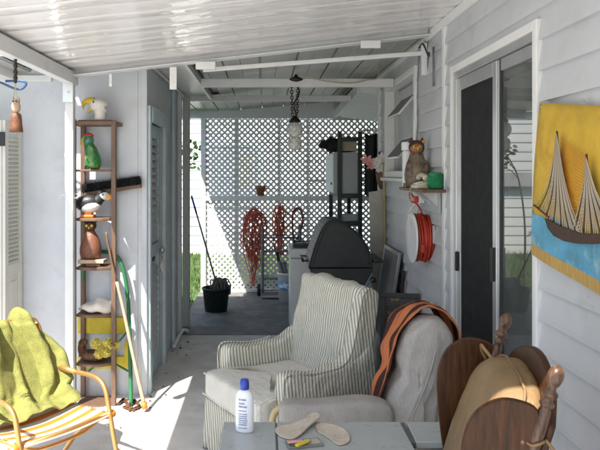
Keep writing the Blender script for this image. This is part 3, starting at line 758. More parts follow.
#PART2
# ------------------------------------------------------------------ louvred closet doors leaning at the left
def louvre_leaf(bm_f, bm_s, a, b, z0=.04, z1=2.07, t=.028):
    a, b = V(a), V(b); d = (b-a); L = d.length; d.normalize(); nrm = V((d.y, -d.x, 0))
    rot = Matrix((d, nrm, V((0,0,1)))).transposed()
    def bx(mb, u0, u1, w, za, zb, off=0): mb.obox(a+d*((u0+u1)/2)+V((0,0,(za+zb)/2))+nrm*off, (u1-u0, w, zb-za), rot)
    st = .055
    bx(bm_f, 0, st, t, z0, z1); bx(bm_f, L-st, L, t, z0, z1)
    for za, zb in ((z0, z0+.12), (.95, 1.03), (z1-.09, z1)): bx(bm_f, st, L-st, t, za, zb)
    bx(bm_f, st, L-st, t*.4, z0+.12, .95)
    bx(bm_f, st+.035, L-st-.035, t*.75, z0+.17, .90)
    z = 1.045
    while z < z1-.1:
        bm_s.obox(a+d*(L/2)+V((0,0,z)), (L-2*st, .034, .006), rot@RX(R(-38))); z += .031
ld = thing('louvre_door', 'cream folding louvre door standing against the pale shed wall', 'door', (-1.85, 4.8, 0))
p0 = P(-36, 200, 4.86); p1 = P(3, 200, 4.62); p2 = P(21, 200, 4.93)
for a_, b_ in ((p0, p1), (p1, p2)):
    a_ = V((a_.x, a_.y, 0)); b_ = V((b_.x, b_.y, 0)); dd_ = (b_-a_).normalized()*.006
    f_, s_ = MB(), MB(); louvre_leaf(f_, s_, a_+dd_, b_-dd_)
    q = f_.build('door_leaf', M['cream_d'], ld, bevel=.003); s_.build('louvres', M['cream_d'], q)
hb = MB(); p = P(2, 139, 4.60); hb.box((p.x-.02, 4.592, p.z-.05), (p.x+.022, 4.606, p.z+.05)); hb.build('latch', M['black'], ld, bevel=.004)

# blue cord and pale tarp sheet hanging under the shed eave
cb = MB(); cb.tube(bez([P(-6, 80, 4.5), P(4, 84, 4.5), P(16, 89, 4.5), P(23, 88, 4.5), P(26, 83, 4.5), P(20, 81, 4.5), P(6, 81, 4.55)]), .009, 6)
tag(cb.build('blue_cord', M['blue_cord'], smooth=True), 'loop of blue cord hanging under the shed eave at far left', 'cord')

# ------------------------------------------------------------------ hanging bell
Yb = 3.66
bell = thing('hanging_bell', 'terracotta owl bell hanging on a knotted cord from the eave beam', 'bell', tuple(P(16, 60, Yb)))
ck = MB(); pts = [P(15.5, y, Yb) for y in (58, 64, 68, 72, 76, 80, 83)]
ck.tube(bez(pts, 5), [.006+.004*abs(math.sin(i*.9)) for i in range(31)], 7)
for y in (66, 72, 78): ck.ell(P(15.5, y, Yb), (.013, .013, .016), n=8, m=6)
ck.build('cord', M['brass'], bell, smooth=True)
ck = MB(); ck.tube([P(15.2, 83, Yb), P(13.5, 101, Yb)], .0022, 5); ck.tube([P(15.2, 83, Yb), P(17.5, 101, Yb)], .0022, 5); ck.build('string', M['wire_y'], bell)
ow = MB(); c = P(16, 107, Yb); ow.ell(c, (.026, .022, .035), n=14, m=10)
ow.ell(P(16, 102, Yb), (.022, .02, .018), n=12, m=8)
for s in (-1, 1): ow.lathe([(.009, 0), (.005, .012), (0, .022)], c+V((s*.016, 0, .038)), 8)
o = ow.build('owl_figure', M['wood_light'], bell, smooth=True)
for s in (-1, 1): MB().ell(c+V((s*.009, -.0205, .03)), .0055, n=8, m=6).build('eye', M['owl_dark'], bell, smooth=True)
zt = P(16, 112.5, Yb).z; zb = P(16, 132, Yb).z; hb_ = zt-zb
MB().lathe([(0, 0), (.018, -.003), (.028, -.012), (.031, -.03), (.034, -hb_*.7), (.039, -hb_), (.033, -hb_), (.029, -hb_*.7), (.024, -.03), (0, -.02)], (c.x, Yb, zt), 20).build('bell_body', M['bell'], bell, smooth=True)

# ------------------------------------------------------------------ etagere
YF = 4.73; YBk = 4.925
sfx = thing('shelf_rack', 'tall narrow brown wooden shelf rack full of bird figures', 'shelf', (-1.25, 4.82, 0))
legs = [(-1.392, YF), (-1.10, YF), (-1.378, YBk), (-1.145, YBk)]
for i, (x, y) in enumerate(legs):
    b_ = MB(); b_.box((x-.017, y-.014, 0), (x+.017, y+.014, 2.075 if i else 2.085)); b_.build('leg', M['wood_brown'], sfx, bevel=.004)
shelf_py = [121, 169.5, 218, 267, 314, 363, 404]
shelf_z = [H-(p-VY)*YF/F_ for p in shelf_py]
for i, z in enumerate(shelf_z):
    b_ = MB()
    if i == 0:
        b_.box((-1.412, YF-.02, z-.028), (-1.08, YBk+.01, z)); b_.box((-1.36, YF-.01, z+.0005), (-1.11, YBk, z+.008))
    elif i < 2:
        b_.box((-1.374, YF-.012, z-.016), (-1.118, YBk-.016, z))
    else:
        arc = [V((-1.374, YBk-.015, z-.022)), V((-1.374, YF+.005, z-.022))]
        for k in range(1, 10):
            t = k/10; arc.append(V((-1.374+.256*t, YF+.005-.045*math.sin(math.pi*t), z-.022)))
        arc += [V((-1.118, YF+.005, z-.022)), V((-1.16, YBk-.015, z-.022))]
        b_.prism(arc, (0, 0, .022))
    b_.build('shelf', M['wood_brown'], sfx, bevel=.004)
def sz(i): return shelf_z[i]+.001
def sx(px, Y=4.80): return (px-VX)*Y/F_
def szp(py, Y=4.80): return H-(py-VY)*Y/F_
Yo = 4.79
# eagle head on top
zt = sz(0)+.008
eg = thing('eagle_head', 'white eagle head with hooked open yellow beak on top of the rack', 'figurine', (sx(98), Yo, zt))
c = V((sx(99), Yo, szp(106.5)))
hm = MB()
def eagf(p):
    q = p.copy()
    if q.z > .015: q.z = .015+(q.z-.015)*.72           # flat crown
    if q.x > .02 and q.z < 0: q.x += .01*math.sin(q.z*150)
    q += V((0, 0, 1))*.004*noise.noise(p*45)
    return q
hm.ell((sx(99.3), Yo, szp(105.2)), (.066, .056, .058), RY(R(10)), 24, 16, eagf)
hm.lathe([(.040, 0), (.044, .01), (.039, .03), (.042, .06), (.048, .085)], (sx(100.5), Yo, zt), 18, sy=.9)
for k in range(7): hm.tube([(sx(103.5), Yo-.03+.01*k, szp(107+k % 3)), (sx(106.2+(k % 2)), Yo-.03+.01*k, szp(111+1.2*(k % 3)))], [.014, .002], 6)
hd = hm.build('head', M['eagle'], eg, smooth=True)
kb = MB()
kb.tube(bez([(sx(94), Yo, szp(102)), (sx(89), Yo, szp(101)), (sx(85), Yo, szp(102.5)), (sx(83.3), Yo, szp(106)), (sx(84), Yo, szp(109.5))], 5), [.034-.0016*i for i in range(21)], 10)
kb.tube(bez([(sx(94), Yo, szp(107.5)), (sx(91), Yo, szp(109.5)), (sx(89), Yo, szp(112)), (sx(87), Yo, szp(113))], 5), [.02-.0012*i for i in range(16)], 9)
kb.build('beak', M['beak'], eg, smooth=True)
for s in (-1, 1): MB().ell((sx(95.6), Yo+s*.046, szp(102.8)), (.009, .006, .009), n=10, m=6).build('eye', M['owl_dark'], eg, smooth=True)
# parrot
z0 = sz(1)
pr = thing('parrot_figurine', 'green glazed parrot figurine on the second shelf of the rack', 'figurine', (sx(91), Yo, z0))
pb = MB(); pb.tube(bez([(sx(92), Yo, z0), (sx(93), Yo, z0+.02), (sx(93), Yo, z0+.08), (sx(91), Yo, z0+.16), (sx(89.5), Yo, z0+.19)], 6), [.022, .024, .03, .038, .044, .05, .055, .058, .060, .061, .061, .060, .058, .056, .053, .049, .045, .041, .037, .034, .032, .03, .028, .027, .026], 16)
pb.tube([(sx(93), Yo+.03, z0+.06), (sx(96), Yo+.05, z0+.01)], [.025, .012], 8)
pb.build('body', M['parrot'], pr, smooth=True)
MB().ell((sx(88.7), Yo, z0+.215), (.04, .036, .042)).build('head', M['parrot_head'], pr, smooth=True)
MB().ell((sx(89.5), Yo, z0+.252), (.036, .022, .016), RY(R(8)), n=12, m=8).build('crest', M['red_paint'], pr, smooth=True)
MB().tube(bez([(sx(86.5), Yo, z0+.222), (sx(84), Yo, z0+.213), (sx(83.3), Yo, z0+.19), (sx(84), Yo, z0+.172)], 5), [.028-.0016*i for i in range(16)], 9).build('beak', M['beak'], pr, smooth=True)
for s in (-1, 1): MB().ell((sx(88), Yo+s*.034, z0+.225), (.006, .004, .006), n=8, m=6).build('eye', M['black'], pr, smooth=True)
for s in (-1, 1): MB().ell((sx(92.5), Yo+s*.05, z0+.11), (.036, .014, .075), RY(R(-8)), n=12, m=8).build('wing', M['parrot'], pr, smooth=True)
# puffin
z0 = sz(2)
pf = thing('puffin_figurine', 'black and white puffin figurine on orange feet on the third shelf', 'figurine', (sx(92), Yo, z0))
MB().ell((sx(88.5), Yo, z0+.105), (.098, .06, .063), RY(R(-6)), n=20, m=14).build('body', M['puffin_black'], pf, smooth=True)
MB().ell((sx(91), Yo-.004, z0+.083), (.078, .060, .050), RY(R(-8)), n=20, m=12).build('belly', M['puffin_white'], pf, smooth=True)
MB().tube(bez([(sx(97), Yo, z0+.115), (sx(101), Yo, z0+.145), (sx(103.5), Yo, z0+.162)], 5), [.044, .042, .04, .038, .037, .036, .036, .036, .035, .034, .03], 14).build('neck', M['puffin_black'], pf, smooth=True)
MB().ell((sx(104), Yo, z0+.160), (.036, .040, .034)).build('head', M['puffin_white'], pf, smooth=True)
cp = MB(); cp.ell((sx(102.5), Yo, z0+.178), (.036, .034, .024), n=14, m=8); cp.build('cap', M['puffin_black'], pf, smooth=True)
bk = MB(); bk.prism([(sx(107), Yo-.012, z0+.185), (sx(113.5), Yo-.006, z0+.150), (sx(112), Yo-.006, z0+.135), (sx(107), Yo-.012, z0+.122)], (0, .024, 0)); bk.build('beak', M['beak'], pf, bevel=.004)
bk = MB(); bk.prism([(sx(109.5), Yo-.0145, z0+.172), (sx(113.8), Yo-.009, z0+.150), (sx(112.2), Yo-.009, z0+.134), (sx(109.5), Yo-.0145, z0+.127)], (0, .029, 0)); bk.build('beak_tip', M['orange'], pf, bevel=.003)
for s in (-1, 1): MB().ell((sx(104.5), Yo+s*.037, z0+.168), (.007, .005, .007), n=8, m=6).build('eye', M['black'], pf, smooth=True)
ft = MB(); ft.box((sx(82), Yo-.04, z0), (sx(95), Yo+.04, z0+.02)); ft.box((sx(86), Yo-.03, z0+.018), (sx(93), Yo-.008, z0+.05)); ft.box((sx(86), Yo+.008, z0+.018), (sx(93), Yo+.03, z0+.05)); ft.build('feet', M['orange'], pf, bevel=.005)
# loose string tied at the post
tag(MB().tube(bez([P(72, 193.5, 4.70), P(79, 194.5, 4.69), P(76, 198, 4.68), P(68, 196, 4.655), P(62, 195, 4.65), P(60, 198, 4.65)], 6), .0028, 5).build('string', M['paper']), 'pale string tied round the rack leg at puffin height', 'string')
# carved owl
z0 = sz(3)
og = thing('owl_carving', 'reddish brown carved owl on a tan base on the fourth shelf', 'figurine', (sx(91), Yo, z0))
b_ = MB(); b_.box((sx(80.5), Yo-.06, z0+.022), (sx(106), Yo+.06, z0+.05)); b_.build('base', M['wood_light'], og, bevel=.005)
b_ = MB(); b_.box((sx(88), Yo-.05, z0), (sx(102), Yo+.05, z0+.022)); b_.build('foot_block', M['bell'], og, bevel=.004)
zz = z0+.05
MB().lathe([(.035, 0), (.07, .01), (.08, .04), (.08, .08), (.07, .13), (.052, .17), (.036, .195), (.03, .21), (0, .215)], (sx(91), Yo, zz), 20, sy=.75).build('body', M['owl_brown'], og, smooth=True)
hh = MB(); hh.ell((sx(90.8), Yo, zz+.245), (.046, .040, .042)); 
for s in (-1, 1): hh.lathe([(.018, 0), (.010, .02), (0, .035)], (sx(90.8)+s*.032, Yo, zz+.268), 8)
hh.build('head', M['owl_dark'], og, smooth=True)
for s in (-1, 1): MB().ell((sx(90.8)+s*.019, Yo-.036, zz+.248), (.011, .007, .011), n=10, m=6).build('eye', M['beak'], og, smooth=True)
MB().lathe([(.008, 0), (.006, .01), (0, .022)], (sx(90.8), Yo-.036, zz+.238), 8, RX(R(130))).build('beak', M['beak'], og, smooth=True)
# pale shell / stone
z0 = sz(4)
sh_ = MB()
def shf(p):
    q = p.copy(); q.z = max(q.z, -.03); t = (q.x/.135); q.z *= .75+.45*t; q.z += .008*math.sin(q.x*55)+.006*math.sin(q.y*70+q.x*20); return q
sh_.ell((sx(97), Yo, z0+.03), (.135, .075, .075), n=26, m=16, fn=shf)
sh_.tube(bez([(sx(112), Yo, z0+.06), (sx(115), Yo-.01, z0+.085), (sx(114), Yo-.02, z0+.10)], 4), [.03, .027, .024, .02, .016, .012, .008, .005, .002], 8)
tag(sh_.build('conch_shell', M['shell'], smooth=True, loc=(sx(97), Yo, z0)), 'large pale conch shell lying on the fifth shelf of the rack', 'shell')
# wicker duck planter with flowers
z0 = sz(5)
dk = thing('duck_planter', 'brown wicker duck planter on the sixth shelf', 'planter', (sx(93), Yo, z0))
MB().lathe([(.04, 0), (.085, .012), (.105, .04), (.105, .06), (.085, .072), (.08, .062), (0, .055)], (sx(95), Yo, z0), 22, sx=1.0, sy=.62).build('body', M['wicker'], dk, smooth=True)
MB().tube(bez([(sx(84), Yo, z0+.045), (sx(81.5), Yo, z0+.09), (sx(82.5), Yo, z0+.125), (sx(84), Yo, z0+.14)], 5), [.04, .036, .032, .029, .027, .026, .025, .025, .025, .026, .027, .028, .029, .029, .028, .015], 12).build('neck', M['wicker'], dk, smooth=True)
MB().ell((sx(84), Yo, z0+.138), (.03, .024, .024), n=12, m=8).build('head', M['wicker'], dk, smooth=True)
MB().tube([(sx(81), Yo, z0+.135), (sx(78.4), Yo, z0+.13)], [.012, .006], 8).build('bill', M['beak'], dk, smooth=True)
fl = thing('flower_bunch', 'bunch of pale yellow pompom flowers in the wicker duck', 'flowers', (sx(102), Yo, z0+.065))
rnd = random.Random(4)
for (px, py, r) in ((97, 343, .044), (103, 348, .042), (109, 342, .040), (114.5, 344, .046), (107, 351, .042), (100, 353, .036)):
    c = V((sx(px, 4.76), 4.76+rnd.uniform(-.03, .01), szp(py, 4.76)))
    fm = MB()
    for k in range(190):
        d = V((rnd.gauss(0, 1), rnd.gauss(0, 1), rnd.gauss(0, 1))).normalized(); s_ = (RZ(rnd.uniform(0, 6))@d.orthogonal()).normalized()*r*.17
        fm._face([fm.bm.verts.new(q) for q in (c+d*r*.3, c+d*r*.8+s_, c+d*r*1.05, c+d*r*.8-s_)])
    fm.ell(c, r*.6, n=8, m=6); fm.build('flower', M['flower_y'], fl)
sm_ = MB()
for k in range(6): sm_.tube([(sx(99+k), Yo, z0+.062), (sx(97+3.2*k), 4.77, z0+.10+.01*(k % 3))], .003, 5)
for k in range(8):
    p = V((sx(101+k*2.4), 4.76, z0+.085+.012*(k % 3))); t = V((rnd.uniform(-.5, .9), rnd.uniform(-.6, .2), rnd.uniform(-.3, .5))).normalized(); q = t.cross(V((0, 1, .2))).normalized()
    sm_._face([sm_.bm.verts.new(v) for v in (p, p+t*.03+q*.012, p+t*.06, p+t*.03-q*.012)])
sm_.build('stems', M['leaf'], fl)

# folded green-framed yellow slat chair behind the rack
gy = thing('folded_bench', 'folded green tube bench with yellow slats leaning behind the rack', 'bench', (-1.15, 4.93, 0))
Yg = 4.945
gt = MB()
gt.tube(bez([P(131, 404.5, 4.72), P(130.5, 370, 4.78), P(129.5, 330, 4.85), P(127, 290, 4.90), P(121, 263, 4.915), P(111, 253, 4.92), P(96, 252, 4.92), P(86, 258, 4.92), P(83, 280, 4.92)], 6), .015, 10)
gt.build('frame', M['green_tube'], gy, smooth=True)
gt = MB(); gt.tube([P(128.6, 330, 4.865), P(112, 350, 4.925)], .008, 8); gt.build('brace', M['green_tube'], gy, smooth=True)
gt = MB(); gt.tube([P(89, 371, 4.925), P(97, 364, 4.925), P(110, 361, 4.925), P(128, 371, 4.80)], .008, 8); gt.build('brace', M['green_tube'], gy, smooth=True)
for py0, py1, xa, xb in ((317.5, 333.5, 78, 126.5), (356.5, 368.5, 78, 127.5), (400, 404, 78, 97)):
    b_ = MB(); a_ = P(xa, py0, 4.935); c_ = P(xb, py1, 4.935); b_.box((a_.x, 4.928, c_.z), (c_.x, 4.942, a_.z)); b_.build('slat', M['yellow'], gy, bevel=.003)
b_ = MB(); a_ = P(124.5, 341, 4.915); c_ = P(128.2, 368, 4.915); b_.box((a_.x, 4.908, c_.z), (c_.x, 4.924, a_.z)); b_.build('upright', M['yellow'], gy, bevel=.002)

# black push-broom head on the wall
bh = thing('brush_head', 'black bristled push broom head hung on the shed wall behind the rack', 'brush', tuple(P(110, 188, 4.94)))
a_ = P(83, 192.5, 4.90); b_ = P(141, 184.5, 4.90); d = (b_-a_).normalized()
up = V((0, 1, 0)).cross(d).normalized()*-1
if up.z < 0: up = -up
bm_ = MB(); bm_.beam(a_-up*.018, b_-up*.006, .05, .035, up); bm_.build('block', M['wood_brown'], bh, bevel=.004)
bm_ = MB(); rnd = random.Random(9)
bm_.beam(a_+up*.028+d*.004, b_+up*.034-d*.004, .05, .062, up)
for k in range(1500):
    t = rnd.random(); p = a_+(b_-a_)*t+V((0, rnd.uniform(-.034, .025), 0)); e = p+up*rnd.uniform(.05, .085)+V((rnd.uniform(-.02, .02), rnd.uniform(-.022, .015), 0)); s_ = V((rnd.uniform(-1, 1), rnd.uniform(-1, 1), 0)).normalized()*.0022
    bm_._face([bm_.bm.verts.new(q) for q in (p-s_, p+s_, e)])
bm_.build('bristles', M['bristle'], bh)

# pole leaning
pl = thing('wooden_pole', 'long wooden pole with orange tip leaning on the shelf rack', 'pole', tuple(P(145, 409, 4.63)))
pts = bez([P(106, 232, 4.70), P(112, 263, 4.70), P(122, 303, 4.69), P(133, 355, 4.65), P(144, 404, 4.60)], 6)
MB().tube(pts[9:], [.011+.0002*i for i in range(len(pts)-9)], 10).build('shaft', M['wood_light'], pl, smooth=True)
MB().tube(pts[:10], .0085, 10).build('shaded_upper_shaft', M['wood_brown'], pl, smooth=True)  # upper shaft coloured brown to stand for the shade on it
MB().tube([P(143.6, 402, 4.602), P(145.2, 408.5, 4.598)], [.019, .021], 10).build('tip', M['orange'], pl, smooth=True)
# rusty chain
ch = MB(); rnd = random.Random(2)
path = bez([FL(119, 405), FL(124, 402), FL(129, 407), FL(134, 403), FL(139, 408), FL(132, 411), FL(125, 409)], 5)
for i, p in enumerate(path):
    d = (path[min(i+1, len(path)-1)]-path[max(i-1, 0)]).normalized(); s_ = V((-d.y, d.x, 0)); tw = V((0, 0, 1)) if i % 2 else s_
    ch.tube([p+V((0, 0, .014))+d*math.cos(k*math.pi/5)*.021+tw*math.sin(k*math.pi/5)*.012 for k in range(10)], .0045, 6, closed=True)
tag(ch.build('chain', M['rust'], smooth=True), 'rusty chain lying on the concrete at the foot of the pole', 'chain')

# ------------------------------------------------------------------ lawn chair
lc = thing('lawn_chair', 'gold tube lawn chair with orange and white webbing in the sun', 'chair', (-1.0, 3.28, 0), R(51.9))
for s in (-1, 1):
    fr = MB()
    fr.tube(bez([(s*.265, -.13, 0), (s*.265, -.05, .25), (s*.265, .0, .43), (s*.265, .035, .53), (s*.265, .09, .57), (s*.265, .18, .578), (s*.265, .34, .568), (s*.265, .485, .56)], 6), .0125, 12)
    fr.build('arm_leg', M['gold'], lc, smooth=True, local=True)
    fr = MB(); fr.tube(bez([(s*.25, .02, .40), (s*.25, .25, .25), (s*.25, .47, .0)], 5), .0125, 10); fr.build('rear_leg', M['gold'], lc, smooth=True, local=True)
fr = MB(); fr.tube(bez([(-.25, .40, .36), (-.25, .47, .48), (-.25, .60, .72), (-.24, .64, .80), (-.20, .655, .832), (0, .66, .84), (.20, .655, .832), (.24, .64, .80), (.25, .60, .72), (.25, .47, .48), (.25, .40, .36)], 5), .0125, 10); fr.build('back_frame', M['gold'], lc, smooth=True, local=True)
fr = MB(); fr.tube([(-.285, 0, .395), (.285, 0, .395)], .0125, 10); fr.tube([(-.25, .42, .365), (.25, .42, .365)], .0125, 10)
fr.tube([(-.25, 0, .392), (-.25, .42, .365)], .0125, 10); fr.tube([(.25, 0, .392), (.25, .42, .365)], .0125, 10)
fr.tube(bez([(-.24, .03, .385), (-.12, .05, .33), (.12, .05, .33), (.24, .03, .385)], 6), .010, 8)
fr.build('seat_frame', M['gold'], lc, smooth=True, local=True)
def seatf(u, v):
    x = -.262+.524*u; y = -.018+.45*v
    z = .412-.03*v-.035*math.sin(math.pi*u)*math.sin(math.pi*min(1, .12+v*.88))
    if v < .04: z -= .012
    return V((x, y, z+.0015*math.sin(v*115)))
MB().grid(seatf, 24, 72).build('seat', M['webbing'], lc, smooth=True, local=True, solid=.006)
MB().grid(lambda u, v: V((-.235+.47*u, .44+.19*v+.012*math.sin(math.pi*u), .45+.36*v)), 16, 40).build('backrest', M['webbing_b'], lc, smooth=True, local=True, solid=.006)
for s in (-1, 1):
    MB().lathe([(.02, -.025), (.02, .02), (.0165, .024), (0, .024)], (s*.275, 0, .397), 14, RY(R(90*s))).build('end_cap', M['orange'], lc, smooth=True, local=True)
    MB().lathe([(.011, 0), (.011, .003), (0, .004)], (s*.298, 0, .397), 12, RY(R(90*s))).build('end_plug', M['white_pl'], lc, smooth=True, local=True)
    MB().tube([(s*.265, .30, .574), (s*.265, .47, .565)], .016, 10).build('arm_pad', M['gold'], lc, smooth=True, local=True)

# towel
tw = bez([(0, .25, .402), (0, .30, .408), (0, .36, .425), (0, .41, .47), (0, .45, .55), (0, .52, .72), (0, .585, .88), (0, .625, .955), (0, .665, .965), (0, .70, .92), (0, .715, .80), (0, .725, .6), (0, .73, .5)], 5)
tw = [V((p.x, p.y, .42+(p.z-.42)*.76) if p.z > .42 else p) for p in tw]
NT = len(tw)-1
def towelf(u, v):
    k = v*NT; i = min(int(k), NT-1); p = tw[i].lerp(tw[i+1], k-i)
    t = (tw[min(i+1, NT)]-tw[max(i-1, 0)]).normalized(); nrm = V((0, -t.z, t.y))
    # hem wanders and the top corners round over
    half = .285-.035*math.cos(v*6+1)-.10*max(0, math.sin(math.pi*min(1, max(0, (v-.42)/.36))))*.55
    x = (u-.5)*2*half+.02*math.sin(v*5)-.02
    s = v*1.6
    fold = .004*math.sin(u*46+7*s+3*math.sin(s*7))+.005*noise.noise(V((u*18, s*10, 7)))+.026*math.sin(u*13+3.2*s+1.2*math.sin(s*3))+.018*math.sin(u*27-4*s+2)+.022*noise.noise(V((u*4, s*3, .3)))+.012*noise.noise(V((u*11, s*9, 3)))
    fold *= .35+.65*min(1, v*3.2)
    amt = max(fold, -.012)+.014
    drop = -.05*(abs(u-.5)*2)**3*max(0, math.sin(math.pi*min(1, max(0, (v-.4)/.4))))
    y = p.y+nrm.y*amt*1.35; z = p.z+nrm.z*amt*1.35+drop
    if v < .3: x += .05*math.sin(v*22)*(u-.5); 
    return V((x, y, z))
tb = MB(); tb.grid(towelf, 110, 140)
to = tb.build('towel', M['towel'], smooth=True, solid=.005, local=True, offset=1)
to.location = (-1.0, 3.28, 0); to.rotation_euler = (0, 0, R(51.9))
tag(to, 'yellow green towel draped over the back of the lawn chair', 'towel')
#PART3
# ------------------------------------------------------------------ wing armchair in a striped slipcover
CA = R(-59.3)
wc = thing('wing_armchair', 'high backed armchair in a cream and olive striped slipcover', 'armchair', (.12, 3.90, 0), CA)
def perim(t, hx, y0, y1, r=.05):
    """point on a rounded rectangle"""
    L = [2*hx, y1-y0, 2*hx, y1-y0]; tot = sum(L); s = (t % 1)*tot
    if s < L[0]: return V((-hx+s, y0, 0)), V((0, -1, 0))
    s -= L[0]
    if s < L[1]: return V((hx, y0+s, 0)), V((1, 0, 0))
    s -= L[1]
    if s < L[2]: return V((hx-s, y1, 0)), V((0, 1, 0))
    s -= L[2]
    return V((-hx, y1-s, 0)), V((-1, 0, 0))
def skirtf(u, v):
    p, nn = perim(u, .355, -.345, .36)
    fl = (1-v)
    p = p+nn*(.012+.022*fl*fl+.010*fl*math.sin(u*150+2*math.sin(u*37)))
    return V((p.x, p.y, .012+.30*v+.004*math.sin(u*60)*fl))
MB().grid(skirtf, 300, 8, closed_u=True).build('skirt', M['st_xy'], wc, smooth=True, local=True, solid=.006)
MB().box((-.345, -.335, .05), (.345, .35, .325)).build('seat_deck', M['st_xy'], wc, local=True, bevel=.02)
def cushf(p):
    return p
def rbox(mb, c, h, e=.28, n=28, m=18, fn=None):
    """super-ellipsoid pad"""
    rings = []
    def sp(w, k): return math.copysign(abs(w)**k, w)
    for i in range(m+1):
        ph = -math.pi/2+math.pi*i/m; cz, sz_ = math.cos(ph), math.sin(ph); ring = []
        for k in range(n):
            th = 2*math.pi*k/n
            p = V((h[0]*sp(cz, e)*sp(math.cos(th), e), h[1]*sp(cz, e)*sp(math.sin(th), e), h[2]*sp(sz_, e*1.6)))
            if fn: p = fn(p)
            ring.append(mb.bm.verts.new(V(c)+p))
        rings.append(ring)
    for A, B in zip(rings, rings[1:]):
        for k in range(n):
            if (A[k].co-A[(k+1) % n].co).length+(B[k].co-B[(k+1) % n].co).length < 1e-6: continue
            mb._face([A[k], A[(k+1) % n], B[(k+1) % n], B[k]])
    bmesh.ops.remove_doubles(mb.bm, verts=mb.bm.verts[:], dist=1e-5)
    return mb
def cf(p):
    q = p.copy()
    q.z += .018*(1-(p.x/.3)**2)*(1-(p.y/.36)**2)*(1 if p.z > 0 else .2)
    if p.y > -.16: q.x *= .80
    q += V((0, 0, 1))*.006*noise.noise(V((p.x*9, p.y*9, 1)))
    return q
cu = rbox(MB(), (0, -.09, .405), (.335, .30, .085), .16, 72, 24, cf).build('seat_cushion', M['plain_cush'], wc, smooth=True, local=True)
def pipe_loop(z, hx, y0, y1, n=70):
    out = []
    for k in range(n):
        p, nn = perim(k/n, hx, y0, y1); out.append(V((p.x*(1 if p.y < -.25 else .80), p.y, z+.003*math.sin(k*.7))))
    return out
pb = MB(); pb.tube(pipe_loop(.468, .323, -.382, .19), .0055, 6, closed=True); pb.tube(pipe_loop(.345, .328, -.388, .19), .0055, 6, closed=True); pb.build('piping', M['plain_cush'], cu, smooth=True, local=True)
# arms flowing up into the wings
armprof = [(-.235, .25), (-.25, .42), (-.252, .55), (-.242, .60), (-.21, .62), (-.14, .612), (-.05, .598), (.06, .60), (.145, .615), (.20, .665), (.24, .76), (.272, .86), (.300, .95), (.325, 1.0), (.365, 1.015), (.42, 1.0), (.437, .96), (.415, .85), (.37, .72), (.335, .62), (.335, .5), (.37, .25)]
def smoothpoly(pts, n=3):
    pts = [V((0, a, b)) for a, b in pts]; out = []; K = len(pts)
    for i in range(K):
        p0, p1, p2, p3 = pts[i-1], pts[i], pts[(i+1) % K], pts[(i+2) % K]
        for k in range(n):
            t = k/n; out.append(.5*((2*p1)+(p2-p0)*t+(2*p0-5*p1+4*p2-p3)*t*t+(3*p1-p0-3*p2+p3)*t**3))
    return out
ap = smoothpoly(armprof)
ap2 = smoothpoly([(-.235, .25), (-.25, .42), (-.252, .55), (-.242, .60), (-.21, .62), (-.14, .612), (-.05, .60), (.06, .605), (.16, .62), (.26, .66), (.33, .70), (.38, .66), (.385, .5), (.37, .25)])
def padded(mb, prof, x0, x1, inset=.03, bulge=.012, nx=8, wr=.006, seed=0, dome=0):
    """thick soft panel: outline in (y,z), puffed across x with rounded borders"""
    K = len(prof); c = sum(prof, V((0, 0, 0)))/K
    nrm = []
    for i in range(K):
        t = (prof[(i+1) % K]-prof[i-1]); nn = V((0, t.z, -t.y)).normalized()
        nrm.append(nn)
    area = sum(prof[i].y*prof[(i+1) % K].z-prof[(i+1) % K].y*prof[i].z for i in range(K))
    sg = 1 if area > 0 else -1
    rings = []
    for j in range(nx+1):
        t = j/nx; a = math.pi*t; off = inset*(math.sin(a)**.45 if 0 < t < 1 else 0)-inset
        x = x0+(x1-x0)*(.5-.5*math.cos(a))
        ring = []
        for i in range(K):
            p = prof[i]+nrm[i]*sg*off
            w = wr*noise.noise(V((x*8+seed, p.y*9, p.z*9)))+wr*.6*noise.noise(V((x*20, p.y*22, p.z*14+seed)))
            p = p+nrm[i]*sg*w
            ring.append(mb.bm.verts.new((x, p.y, p.z)))
        rings.append(ring)
    for A, B in zip(rings, rings[1:]):
        for i in range(K): mb._face([A[i], A[(i+1) % K], B[(i+1) % K], B[i]])
    for ring, s in ((rings[0], -1), (rings[-1], 1)):
        if not dome: mb._face(ring); continue
        cc = sum((v.co for v in ring), V((0, 0, 0)))/K; prev = ring
        for q in (.86, .7, .52, .34, .16):
            new = [mb.bm.verts.new(cc+(v.co-cc)*q+V((s*(dome*(1-q*q)**.8+wr*noise.noise(V((v.co.y*q*9, v.co.z*q*9, seed)))), 0, 0))) for v in ring]
            for i in range(K): mb._face([prev[i], prev[(i+1) % K], new[(i+1) % K], new[i]])
            prev = new
        mb._face(prev)
    return mb
for s in (-1, 1):
    mb = MB(); x0, x1 = (.275, .395) if s > 0 else (-.395, -.275)
    padded(mb, ap2, x0, x1, .03, nx=14, wr=.012, seed=s*3)
    for v in mb.bm.verts:
        k = max(0, min(1, (v.co.z-.62)/.4)); v.co.x -= s*k*.035
    mb.build('arm', M['st_xy'], wc, smooth=True, local=True)
wing_p = smoothpoly([(.125, .50), (.15, .615), (.195, .665), (.235, .76), (.268, .86), (.298, .95), (.325, 1.0), (.365, 1.015), (.42, 1.0), (.437, .96), (.42, .85), (.385, .72), (.36, .62), (.345, .50)])
mb = MB(); padded(mb, wing_p, .282, .389, .028, nx=14, wr=.013, seed=5)
for v in mb.bm.verts:
    k = max(0, min(1, (v.co.z-.62)/.4)); v.co.x -= k*.035
mb.build('wing', M['st_xy'], wc, smooth=True, local=True)
